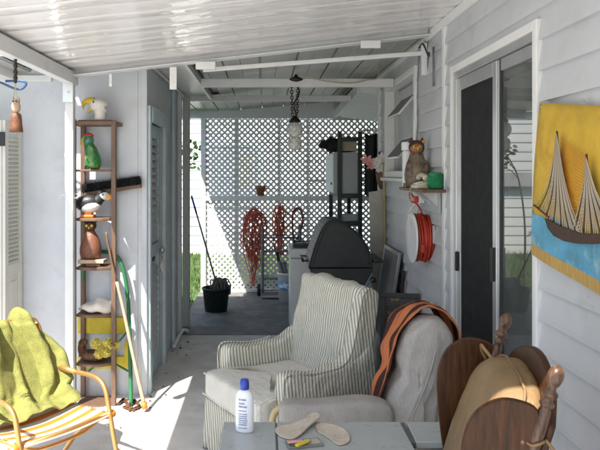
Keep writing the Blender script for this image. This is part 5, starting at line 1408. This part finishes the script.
# ------------------------------------------------------------------ lamp
LYp = 5.985
lp = thing('hanging_lamp', 'old chain hung lamp with two dusty glass globes', 'lamp', tuple(P(296, 77, LYp)))
mb = MB(); c = P(296, 80, LYp); mb.lathe([(.012, .05), (.02, .03), (.062, .012), (.075, 0), (.06, -.012), (.035, -.022), (.02, -.04), (0, -.05)], c, 12); mb.build('canopy', M['brass'], lp, smooth=True)
def chain(mb, a, b_, n):
    for i in range(n):
        p = a.lerp(b_, (i+.5)/n); L = (b_-a).length/n*.66; tw = V((1, 0, 0)) if i % 2 else V((0, 1, 0))
        mb.tube([p+V((0, 0, 1))*math.cos(k*.785)*L+tw*math.sin(k*.785)*.013 for k in range(8)], .0048, 5, closed=True)
mb = MB(); chain(mb, P(298, 82, LYp), P(297, 115, LYp), 13); chain(mb, P(291.5, 82, LYp), P(292.5, 116, LYp), 12)
mb.tube(bez([P(295, 82, LYp), P(299.5, 92, LYp), P(294.5, 103, LYp), P(296, 116, LYp)], 5), .007, 6); mb.build('chain', M['brass'], lp, smooth=True)
c = P(295, 121, LYp); mb = MB(); mb.lathe([(0, .05), (.018, .045), (.03, .03), (.046, .012), (.052, -.004), (.048, -.014), (0, -.014)], c, 16); mb.build('cap', M['brass'], lp, smooth=True)
mb = MB(); z = [(.03, 0), (.055, -.012), (.070, -.04), (.074, -.07), (.068, -.10), (.05, -.125), (.036, -.137)]
n_ = 24; mb.lathe([(r, q) for r, q in z], (c.x-.002, c.y, c.z-.012), n_)
for v in mb.bm.verts:
    d = V((v.co.x-c.x, v.co.y-c.y, 0)); k = 1+.05*math.cos(math.atan2(d.y, d.x)*12)
    v.co = V((c.x+d.x*k, c.y+d.y*k, v.co.z))
mb.build('upper_globe', M['lamp_glass'], lp, smooth=True)
mb = MB(); mb.lathe([(.036, -.137), (.052, -.150), (.064, -.17), (.066, -.20), (.055, -.235), (.03, -.255), (0, -.262)], (c.x-.004, c.y, c.z-.014), 22); mb.build('lower_globe', M['lamp_glass'], lp, smooth=True)
mb = MB(); mb.ell((c.x, c.y, c.z-.07), (.028, .028, .04), n=12, m=8); mb.build('bulb', M['white_pl'], lp, smooth=True)

# ------------------------------------------------------------------ things on the lattice
pt = thing('flower_pot', 'small terracotta pot standing on the lattice rail', 'pot', (P(260.5, 190, 9.12).x, 9.13, 1.366))
c = (pt.location.x, 9.168-.005, 1.3665); c = (pt.location.x, 9.16, 1.3665)
MB().lathe([(.045, 0), (.062, .10), (.075, .10), (.076, .135), (.066, .137), (.055, .11), (0, .10)], c, 20, sy=.45).build('body', M['terracotta'], pt, smooth=True)
def bundle(name, label, cat, px0, px1, py0, py1, n, r, mt, seed, Y=9.12, strag=.35):
    rnd = random.Random(seed); mb = MB()
    top = P((px0+px1)/2, py0, Y)
    for i in range(n):
        a_ = rnd.uniform(px0, (px0+px1)/2); b_ = rnd.uniform((px0+px1)/2, px1)
        low = py0+(py1-py0)*(rnd.uniform(.45, .8) if rnd.random() > strag else rnd.uniform(.75, 1.0))
        jt = lambda s: V((rnd.gauss(0, s), rnd.uniform(-.05, .02), rnd.gauss(0, s)))
        tp = top+jt(.03)
        pts = [tp, P(a_+(tp.x-P(a_, py0, Y).x)*20, py0+4, Y)+jt(.03), P(a_, py0+(low-py0)*.5, Y)+jt(.045), P(a_*.6+b_*.4, low-3, Y)+jt(.03), P((a_+b_)/2, low, Y)+jt(.03), P(a_*.4+b_*.6, low-4, Y)+jt(.03), P(b_, py0+(low-py0)*.5, Y)+jt(.045), P(b_, py0+5, Y)+jt(.03), tp+jt(.01)]
        mb.tube(bez(pts, 4), r, 5)
    return tag(mb.build(name, mt, smooth=True, loc=tuple(top)), label, cat)
bundle('cord_bundle', 'big messy bundle of faded red cord hung on the lattice', 'cord', 243, 265, 212, 288, 24, .006, M['faded_red'], 1)
bundle('cord_bundle', 'narrow coil of faded red cord hung right of the big bundle', 'cord', 275.5, 283.5, 207, 268, 8, .008, M['faded_red'], 2, strag=.2)
hb = MB()
for k in range(4):
    o_ = k*.012; hb.tube(bez([P(294, 240+k, 9.12), P(292.5, 226, 9.12), P(293, 214-k*.5, 9.10), P(298, 209-k*.4, 9.10), P(302.5, 214, 9.10), P(302, 226, 9.12), P(298, 240-k, 9.11)], 5), .014, 7)
tag(hb.build('hose_coil', M['dark_hose'], smooth=True, loc=tuple(P(297, 210, 9.1))), 'dark brown hose looped over the lattice near the freezer', 'hose')
gl = MB(); gl.tube(bez([P(277, 250, 9.0), P(279, 262, 9.0), P(283, 268, 9.0), P(285, 262, 9.0)], 5), .02, 8); tag(gl.build('hose_loop', M['rubber'], smooth=True), 'short black hose hanging below the narrow red coil', 'hose')

# hand truck
ht = thing('hand_truck', 'grey steel hand truck standing before the lattice', 'hand truck', (.2, 8.9, 0))
xa, xb = P(262.5, 230, 8.9).x, P(300, 230, 8.9).x
for x in (xa, xb):
    MB().tube(bez([(x, 8.82, .06), (x, 8.87, .5), (x, 8.92, .90), (x, 8.94, .96)], 5), .021, 10).build('rail', M['truck'], ht, smooth=True)
    MB().lathe([(.03, -.02), (.075, -.022), (.08, -.015), (.08, .015), (.075, .022), (.03, .02)], (x+(-.05 if x < .2 else .05), 8.93, .082), 20, RY(R(90))).build('wheel', M['rubber'], ht, smooth=True)
for z, y in ((.80, 8.905), (.62, 8.885), (.25, 8.845)):
    MB().tube([(xa, y, z), (xb, y, z)], .015, 8).build('cross_bar', M['truck'], ht, smooth=True)
MB().box((xa-.02, 8.66, .02), (xb+.02, 8.80, .03)).build('toe_plate', M['truck'], ht, bevel=.003)
MB().tube([(xa-.07, 8.93, .082), (xb+.07, 8.93, .082)], .012, 8).build('axle', M['steel'], ht, smooth=True)
# bucket with blue label
bx0 = P(287, 290, 8.55).x
wbk = thing('white_bucket', 'white plastic bucket with a blue label beside the freezer', 'bucket', (bx0, 8.55, .004))
MB().lathe([(0, .006), (.13, .006), (.155, .36), (.165, .365), (.165, .385), (.15, .385), (.14, .05), (0, .04)], (bx0+.03, 8.55, 0), 26).build('body', M['white_pl'], wbk, smooth=True)
MB().lathe([(.1375, .08), (.1505, .27)], (bx0+.03, 8.55, 0), 26).build('label_band', M['blue_lab'], wbk, smooth=True)
um = thing('folded_umbrella', 'folded grey umbrellas standing in the white bucket', 'umbrella', (bx0, 8.55, .05))
for dx, a_ in ((0, -.13), (.03, -.10)):
    MB().tube([(bx0+dx+.03, 8.55, .06), (bx0+dx+a_*.8, 8.53, .52)], [.012, .032], 8).build('canopy', M['grey_sheet'], um, smooth=True)
# dark bucket, mop
cx, cy = P(216, 312, 7.95).x, 7.95
db = thing('dark_bucket', 'dark green plastic bucket on the rear slab by the opening', 'bucket', (cx, cy, .004))
MB().lathe([(0, .006), (.135, .006), (.165, .27), (.178, .272), (.178, .29), (.16, .288), (.128, .03), (0, .03)], (cx, cy, 0), 26).build('body', M['bucket_dark'], db, smooth=True)
MB().tube(bez([(cx-.17, cy, .27), (cx-.12, cy-.14, .24), (cx, cy-.19, .21), (cx+.12, cy-.14, .24), (cx+.17, cy, .27)], 5), .004, 6).build('handle', M['black'], db, smooth=True)
mp_ = thing('mop', 'mop with blue and grey handle standing in the dark bucket', 'mop', (cx, cy, .05))
t0 = P(191.5, 196, 7.30); t1 = V((cx+.01, cy-.02, .33))
MB().tube([t0.lerp(t1, .18), t1], .011, 8).build('handle', M['grey_sheet'], mp_, smooth=True)
MB().tube([t0, t0.lerp(t1, .18)], .0125, 8).build('grip', M['blue_pl'], mp_, smooth=True)
mb = MB(); rnd = random.Random(6)
for k in range(70):
    a_ = rnd.uniform(0, 6.28); r = rnd.uniform(.03, .13); e = V((cx+.05+r*math.cos(a_), cy+r*.9*math.sin(a_), .27+rnd.uniform(0, .07)))
    mb.tube(bez([t1, (t1+e)/2+V((rnd.gauss(0, .02), rnd.gauss(0, .02), .07)), e, e+V((0, 0, -.09))], 4), .009, 5)
mb.build('mop_head', M['rag'], mp_, smooth=True)

# ------------------------------------------------------------------ freezer with clutter
fz = thing('chest_freezer', 'old white chest freezer standing at the edge of the dark slab', 'freezer', (.55, 6.95, .004))
fx0, fx1, fy0, fy1 = P(290.5, 300, 6.74).x, .93, 6.74, 7.26
MB().box((fx0, fy0, .03), (fx1, fy1, .80)).build('body', M['white_app'], fz, bevel=.012)
MB().box((fx0-.008, fy0-.012, .805), (fx1+.008, fy1, .905)).build('lid', M['white_app'], fz, bevel=.015)
MB().box((fx0+.04, fy0+.03, .004), (fx1-.04, fy1-.03, .03)).build('plinth', M['black'], fz)
mb = MB(); mb.box((fx0+.03, 6.80, .9065), (fx0+.30, 7.05, .925)); mb.box((fx0+.03, 6.80, .925), (fx0+.30, 6.81, .955)); mb.box((fx0+.03, 7.04, .925), (fx0+.30, 7.05, .955)); mb.box((fx0+.03, 6.81, .925), (fx0+.04, 7.04, .955)); mb.box((fx0+.29, 6.81, .925), (fx0+.30, 7.04, .955))
tag(mb.build('tray', M['black'], loc=(fx0+.15, 6.9, .906), bevel=.003), 'shallow black tray of tools on the freezer lid', 'tray')
mb = MB(); mb.tube([(fx0+.06, 6.86, .945), (fx0+.27, 6.98, .955)], .011, 8); mb.tube([(fx0+.08, 6.95, .94), (fx0+.2, 6.85, .955)], .008, 8); tag(mb.build('tools', M['steel'], smooth=True, loc=(fx0+.15, 6.9, .93)), 'steel hand tools lying in the black tray', 'tools')
mb = MB(); mb.box((fx0+.22, 6.82, .958), (fx0+.33, 6.92, .995)); tag(mb.build('red_box', M['red_paint'], loc=(fx0+.27, 6.87, .958), bevel=.006), 'small red box on the black tray', 'box')

# ------------------------------------------------------------------ grill
gr = thing('barbecue_grill', 'black hooded gas barbecue behind the striped armchair', 'grill', (.75, 6.0, 0))
GY0, GY1 = 5.80, 6.30
hp = [(309, 268), (311, 260), (316, 244), (321, 231.5), (327, 222.5), (334.5, 220), (345, 223), (357, 231.5), (365, 241), (371, 254), (373.5, 268)]
hps = bez([P(x, y, GY0) for x, y in hp], 3)
mb = MB(); mb.prism(hps, (0, GY1-GY0, 0)); hood = mb.build('hood', M['grill_hood'], gr, bevel=.014, bseg=3)
# raised rib border on the near end cap, and lid front strip
ctr = sum(hps, V((0, 0, 0)))/len(hps)
mb = MB(); mb.tube([V((ctr.x+(p.x-ctr.x)*.88, GY0-.002, ctr.z+(p.z-ctr.z)*.88)) for p in hps], .007, 6); mb.build('rib', M['grill_hood'], hood, smooth=True)
fs = hps[:14]
mb = MB()
for a_, b_ in zip(fs, fs[1:]):
    nn = V((a_.z-b_.z, 0, b_.x-a_.x)).normalized()
    if nn.x > 0: nn = -nn
    mb.prism([a_+nn*.002+V((0, -.012, 0)), b_+nn*.002+V((0, -.012, 0)), b_+nn*.012+V((0, -.012, 0)), a_+nn*.012+V((0, -.012, 0))], (0, GY1-GY0+.024, 0))
mb.build('lid_front', M['grill_front'], hood, bevel=.003)
mb = MB(); cc_ = P(343, 265, GY0-.004); mb.prism([cc_+V((.035*math.cos(k*math.pi/10), 0, .045*math.sin(k*math.pi/10))) for k in range(11)], (0, -.006, 0)); mb.build('vent', M['black'], hood)
h0 = P(309, 262, GY0)
mb = MB(); mb.tube([(h0.x-.05, GY0+.06, h0.z), (h0.x-.05, GY1-.06, h0.z)], .012, 10); mb.tube([(h0.x, GY0+.08, h0.z), (h0.x-.05, GY0+.08, h0.z)], .008, 8); mb.tube([(h0.x, GY1-.08, h0.z), (h0.x-.05, GY1-.08, h0.z)], .008, 8); mb.build('handle', M['black'], hood, smooth=True)
bz = P(309, 268, GY0).z-.004; bx0_ = P(309, 268, GY0).x; bx1_ = P(374, 268, GY0).x
mb = MB(); mb.prism([(bx0_, GY0, bz), (bx1_, GY0, bz), (bx1_-.12, GY0, bz-.22), (bx0_+.10, GY0, bz-.22)], (0, GY1-GY0, 0)); mb.build('firebox', M['grill_hood'], gr, bevel=.01)
mb = MB(); mb.box((bx1_-.004, GY0+.02, bz+.045), (bx1_+.085, GY1-.02, bz+.075)); mb.build('side_shelf', M['black'], gr, bevel=.006)
for y in (GY0+.05, GY1-.05):
    for x in (bx0_+.10, bx1_-.09): MB().box((x-.02, y-.02, 0 if x > .7 else .10), (x+.02, y+.02, bz-.20)).build('leg', M['black'], gr, bevel=.004)
MB().box((bx0_+.06, GY0+.03, .16), (bx1_-.05, GY1-.03, .19)).build('lower_shelf', M['black'], gr, bevel=.004)
for y in (GY0+.03, GY1-.03): MB().lathe([(.02, -.02), (.09, -.024), (.1, -.016), (.1, .016), (.09, .024), (.02, .02)], (bx0_+.10, y, .1), 22, RX(R(90))).build('wheel', M['rubber'], gr, smooth=True)
MB().lathe([(.028, 0), (.026, .03), (.012, .036), (0, .036)], (bx1_-.01, GY0-.005, bz-.10), 14, RX(R(90))).build('knob', M['black'], gr, smooth=True)
mb = MB(); mb.prism([(bx0_+.09, GY0+.02, .2), (bx1_-.08, GY0+.02, .2), (bx1_-.08, GY0+.02, bz-.2), (bx0_+.09, GY0+.02, bz-.2)], (0, .012, 0)); mb.build('front_panel', M['black'], gr)
# gas cylinder
gx, gy_ = .81, 5.32
gc = thing('gas_cylinder', 'white gas cylinder with faded red lettering behind the armchair', 'gas cylinder', (gx, gy_, 0))
MB().lathe([(.09, 0), (.10, .005), (.10, .04), (.13, .05), (.15, .09), (.152, .30), (.145, .35), (.11, .39), (.04, .405), (0, .41)], (gx, gy_, 0), 28).build('body', M['gas_white'], gc, smooth=True)
mb = MB(); mb.lathe([(.08, .40), (.085, .41), (.085, .50), (.08, .505), (.078, .50), (.078, .41)], (gx, gy_, 0), 22); mb.build('collar', M['gas_white'], gc, smooth=True)
mb = MB(); mb.lathe([(.022, .41), (.022, .46), (.03, .465), (.03, .48), (0, .48)], (gx, gy_, 0), 12); mb.build('valve', M['steel'], gc, smooth=True)
mb = MB()
def ong(a_, z): return V((gx+.1535*math.cos(a_), gy_+.1535*math.sin(a_), z))
rnd = random.Random(3)
for row, z in enumerate((.29, .25, .205)):
    a_ = R(-160)
    while a_ < R(-75):
        w_ = rnd.uniform(.05, .11); mb.quad(ong(a_, z), ong(a_+w_, z), ong(a_+w_, z+.022), ong(a_, z+.022)); a_ += w_+.05
mb.build('faded_print', M['red_paint'], gc)
# dark framed picture on the floor
mb = MB(); a_ = V((.90, 5.02, .0)); 
pf2 = thing('framed_picture', 'dark framed painting leaning behind the recliner', 'picture', (1.0, 5.05, 0))
rot = RZ(R(-12))@RX(R(-7)); c = V((1.04, 5.02, .38)); w_, h_ = .30, .76
mb = MB()
for q, s_ in (((0, 0, h_/2-.02), (w_, .025, .04)), ((0, 0, -h_/2+.02), (w_, .025, .04)), ((-w_/2+.02, 0, 0), (.04, .025, h_-.08)), ((w_/2-.02, 0, 0), (.04, .025, h_-.08))): mb.obox(c+rot@V(q), s_, rot)
mb.build('frame', M['black'], pf2, bevel=.003)
mb = MB(); mb.obox(c+rot@V((0, .004, 0)), (w_-.08, .008, h_-.08), rot); mb.build('canvas', M['picture_dark'], pf2)

# ------------------------------------------------------------------ leaning sheets at the wall
def leaning(name, label, cat, px0, px1, py0, py1, Ya, Yb, th, mt):
    a_ = P(px0, py1, Ya); b_ = P(px1, py1, Yb); a2 = P(px0+8, py0, Ya+.12); b2 = P(px1, py0, Yb)
    mb = MB(); mb.prism([a_, b_, b2, a2], (.0, th, 0)); return tag(mb.build(name, mt, loc=tuple((a_+b_)/2), bevel=.003), label, cat)
mb = MB(); mb.prism([(.98, 5.72, .0), (1.03, 5.55, 0), (1.185, 5.62, .905), (1.175, 6.24, .98), (1.0, 6.2, 0)], (-.012, 0, .003)); 
mb = MB(); mb.prism([(1.03, 5.62, 0), (1.03, 6.30, 0), (1.185, 6.30, 1.0), (1.185, 5.62, 1.0)], (-.02, 0, .003)); gs = mb.build('grey_panel', M['grey_sheet'], loc=(1.05, 5.9, 0), bevel=.003); tag(gs, 'thin grey panel leaning against the siding behind the grill', 'panel')
mb = MB(); 
for z0, z1, y0, y1 in ((0, .03, 5.62, 6.30), (.97, 1.0, 5.62, 6.30), (.03, .97, 5.62, 5.65), (.03, .97, 6.27, 6.30)):
    mb.prism([(1.03+.155*z0-.021, y0, z0), (1.03+.155*z0-.021, y1, z0), (1.03+.155*z1-.021, y1, z1), (1.03+.155*z1-.021, y0, z1)], (-.006, 0, .001))
mb.build('panel_rim', M['alu'], gs)
mb = MB(); mb.prism([(1.09, 6.50, 0), (1.215, 6.515, 0), (1.215, 6.53, 1.52), (1.04, 6.50, 1.50)], (0, .03, .0)); tag(mb.build('wallboard_sheet', M['board'], loc=(1.15, 6.5, 0), bevel=.004), 'pale wallboard sheet standing at the house corner', 'board')
mb = MB(); mb.tube(bez([P(385.5, 300, 6.40), P(384.5, 230, 6.45), P(384, 163, 6.5)], 4)[0:] , .014, 8); mb.tube([P(385.5, 300, 6.40), V((P(385.5, 300, 6.40).x, 6.38, 0))], .014, 8); tag(mb.build('bamboo_pole', M['bamboo'], smooth=True, loc=(1.18, 6.4, 0)), 'slim bamboo pole standing against the house corner', 'pole')
mb = MB(); mb.tube(bez([(1.16, 5.50, 0), (1.165, 5.52, .35), (1.17, 5.56, .62), (1.175, 5.50, .86)], 6), .016, 8); tag(mb.build('black_hose', M['rubber'], smooth=True, loc=(1.16, 5.5, 0)), 'black hose hanging down beside the grey panel', 'hose')
# window screen leaning lower on the siding
mb = MB()
for (y0, y1, z0, z1) in ((4.62, 5.42, .62, .635), (4.62, 5.42, 1.06, 1.075), (4.62, 4.635, .635, 1.06), (5.405, 5.42, .635, 1.06)): mb.box((WX-.048, y0, z0), (WX-.03, y1, z1))
# ------------------------------------------------------------------ dark rack unit at the rear right
ru = thing('storage_rack', 'dark green storage rack in the shady rear corner', 'rack', (1.0, 8.0, 0))
ux0, ux1, uy0, uy1 = P(339.5, 200, 7.55).x, P(360, 200, 7.55).x, 7.55, 8.55
for x in (ux0, ux1):
    for y in (uy0, uy1): MB().box((x-.024, y-.024, .004), (x+.024, y+.024, 2.17)).build('upright', M['green_frame'], ru, bevel=.003)
for z in (2.10, 1.44, 1.12, .70, .25):
    MB().box((ux0-.02, uy0+.026, z-.03), (ux1+.02, uy1-.026, z)).build('shelf', M['green_frame'], ru, bevel=.003)
    MB().box((ux0+.026, uy0-.02, z-.045), (ux1-.026, uy0+.024, z+.004)).build('front_bar', M['green_frame'], ru, bevel=.003)
cb_ = thing('metal_cabinet', 'pale grey metal box on the upper rack shelf', 'cabinet', (1.0, 8.0, 1.441))
MB().box((ux0+.0-.06, uy0+.03, 1.445), (ux1-.0+.0, uy1-.03, 1.93)).build('body', M['grey_cab'], cb_, bevel=.008)
MB().box((ux0-.073, uy0+.05, 1.46), (ux0-.061, uy1-.05, 1.915)).build('door', M['white_pl'], cb_, bevel=.004)
mb = MB(); mb.box((ux0-.085, uy0+.16, 1.55), (ux0-.0735, uy0+.19, 1.58)); mb.build('handle', M['black'], cb_, bevel=.002)
mb = MB(); mb.box((ux0+.03, uy0+.05, 1.945), (ux1-.03, uy1-.2, 2.065)); tag(mb.build('carton', M['beige_box'], loc=(1, 7.9, 1.94), bevel=.004), 'beige carton lying on top of the pale metal box', 'box')
mb = MB(); rbox(mb, (ux0-.06, 7.75, 2.02), (.10, .14, .085), .7, 24, 14); mb.obox((ux0-.15, 7.72, 1.985), (.09, .14, .012), RY(R(12)));
for k in range(9): mb.ell((ux0-.02-.022*k, 7.66+.01*(k % 3), 2.03+.018*math.sin(k*2.1)), .036, n=8, m=6)
tag(mb.build('bundled_cloth', M['black_matte'], smooth=True, loc=(ux0-.06, 7.75, 1.94)), 'dark bundled cloth lying at the top left of the rack', 'cloth')
# goods on lower shelves
for i, (x, y, z, sx_, sy_, sz_, mt, nm, lab) in enumerate(((1.0, 7.7, 1.125, .20, .2, .075, 'grey_cab', 'tin', 'grey tin box on the middle rack shelf'), (.89, 7.75, 1.125, .06, .06, .12, 'ink', 'can', 'small dark blue can beside the grey tin'), (.99, 7.72, .705, .24, .2, .16, 'beige_box', 'carton', 'beige carton low on the rack'))):
    mb = MB()
    if nm == 'can': mb.lathe([(.03, 0), (.032, .004), (.032, .115), (.03, .12), (0, .12)], (x, y, z), 18)
    else: mb.box((x-sx_/2, y-sy_/2, z), (x+sx_/2, y+sy_/2, z+sz_)); mb.box((x-sx_/2+.004, y-sy_/2-.004, z+sz_*.72), (x+sx_/2+.004, y+sy_/2+.004, z+sz_*.98))
    tag(mb.build(nm, M[mt], loc=(x, y, z), bevel=.003), lab, nm)
# upper clutter tins near grill
mb = MB(); 
for k in range(3): mb.tube([(1.0+.05*k, 7.0, 1.05), (1.09+.05*k, 7.0, 1.17+.02*k)], .022, 8)
# black curtain with hooks, wall vase with flowers
ct = thing('black_curtain', 'black cloth hanging from hooks in the rear corner', 'curtain', (1.2, 7.0, 2.05))
mb = MB(); cx0, cx1 = P(365.5, 150, 6.95).x, 1.64
mb.grid(lambda u, v: V((cx0+(cx1-cx0)*u, 6.97+.025*math.sin(u*34+v*1.5)+.012*math.sin(u*70), 2.12-.025*abs(math.sin(u*15))-(.66+.03*math.sin(u*5))*v)), 70, 12)
mb.build('cloth', M['black_matte'], ct, smooth=True, solid=.004)
mb = MB(); mb.tube([(cx0-.03, 6.97, 2.15), (1.655, 6.97, 2.15)], .008, 8); mb.build('rail', M['steel'], ct, smooth=True)
for k in range(6):
    x = cx0+.02+.09*k; mb = MB(); mb.tube([(x+.02*math.cos(j*.524), 6.97, 2.14+.025*math.sin(j*.524)) for j in range(12)], .005, 6, closed=True); mb.build('hook', M['white_pl'], ct, smooth=True)
vx, vy, vz = P(384, 170, 6.60).x-.02, 6.62, 1.62
vs = thing('wall_vase', 'dark wooden wall vase at the house corner', 'vase', (vx, vy, vz))
MB().lathe([(0, -.10), (.02, -.09), (.05, -.02), (.062, .06), (.058, .10), (.045, .10), (.04, .05), (0, .0)], (vx, vy, vz), 16, sy=.8).build('cup', M['wood_brown'], vs, smooth=True)
MB().box((vx-.025, vy+.03, vz-.06), (vx+.035, vy+.052, vz+.29)).build('back_board', M['wood_dark'], vs, bevel=.008)
af = thing('artificial_flowers', 'pink lily and white flowers in the dark wall vase', 'flowers', (vx, vy, vz+.08))
def petals(c, r, n, mt, nm, cup=.35, seed=0):
    rnd = random.Random(seed); mb = MB(); ax = V((rnd.uniform(-.3, .1), -1, rnd.uniform(-.1, .4))).normalized(); a1 = ax.orthogonal().normalized(); a2 = ax.cross(a1)
    for k in range(n):
        a_ = 6.283*k/n+rnd.uniform(-.15, .15); d = a1*math.cos(a_)+a2*math.sin(a_); s_ = ax.cross(d); rr_ = r*rnd.uniform(.85, 1.1)
        mb._face([mb.bm.verts.new(q) for q in (c, c+d*rr_*.45+s_*rr_*.24+ax*rr_*cup*.5, c+d*rr_*.8+s_*rr_*.2+ax*rr_*cup*.8, c+d*rr_+ax*rr_*cup, c+d*rr_*.8-s_*rr_*.2+ax*rr_*cup*.8, c+d*rr_*.45-s_*rr_*.24+ax*rr_*cup*.5)])
    mb.ell(c+ax*r*.12, r*.14, n=8, m=6)
    mb.build(nm, mt, af)
petals(P(366.5, 160, 6.55), .075, 6, M['flower_p'], 'lily', .3, 1); petals(P(370, 165.5, 6.56), .05, 6, M['flower_p'], 'lily', .4, 5)
for i, (px, py) in enumerate(((377, 162), (381, 158), (379, 168), (374, 164), (384, 164))): petals(P(px, py, 6.54+.01*i), .058, 8, M['flower_w'], 'white_flower', .25, i+10)
mb = MB()
for (px, py) in ((366.5, 160), (370, 165.5), (377, 162), (381, 158), (379, 168)): mb.tube(bez([V((vx, vy, vz+.06)), (V((vx, vy, vz+.08))+P(px, py, 6.58))/2+V((0, 0, .02)), P(px, py, 6.56)], 4), .004, 5)
mb.build('stems', M['leaf'], af, smooth=True)
# ------------------------------------------------------------------ camera, light
cam = bpy.data.cameras.new('camera'); co = bpy.data.objects.new('camera', cam); col.objects.link(co)
co.location = (0, 0, H); co.rotation_euler = (R(90), 0, 0)
cam.sensor_width = 36; cam.lens = 36*F_/600; cam.shift_x = (300-VX)/600; cam.shift_y = -(225-VY)/600
cam.clip_start = .05; cam.clip_end = 500
sc.camera = co
sd = V((.6, 1.0, -1.56)).normalized()
sl = bpy.data.lights.new('sun', 'SUN'); so = bpy.data.objects.new('sun', sl); col.objects.link(so)
so.rotation_euler = sd.to_track_quat('-Z', 'Y').to_euler(); so.location = (-3, -4, 8)
sl.energy = 5.0; sl.angle = R(.5); sl.color = (1, .955, .88)
w = bpy.data.worlds.new('World'); sc.world = w; w.use_nodes = True
n = w.node_tree.nodes; l = w.node_tree.links
sky = n.new('ShaderNodeTexSky'); sky.sky_type = 'NISHITA'; sky.sun_disc = False
sky.sun_elevation = math.asin(-sd.z); sky.sun_rotation = math.atan2(-sd.x, -sd.y)
bg = n['Background']; bg.inputs['Strength'].default_value = .15
l.new(sky.outputs[0], bg.inputs['Color'])
sc.view_settings.view_transform = 'Standard'; sc.view_settings.look = 'None'
sc.view_settings.exposure = 1.25; sc.view_settings.gamma = 1; sc.view_settings.use_curve_mapping = False
sc.render.engine = 'CYCLES'
cy = sc.cycles
cy.use_denoising = True; cy.pixel_filter_type = 'BLACKMAN_HARRIS'; cy.filter_width = 1.9
cy.max_bounces = 9; cy.diffuse_bounces = 6; cy.glossy_bounces = 4; cy.transmission_bounces = 6; cy.transparent_max_bounces = 12
cy.sample_clamp_indirect = 6; cy.caustics_reflective = False; cy.caustics_refractive = False
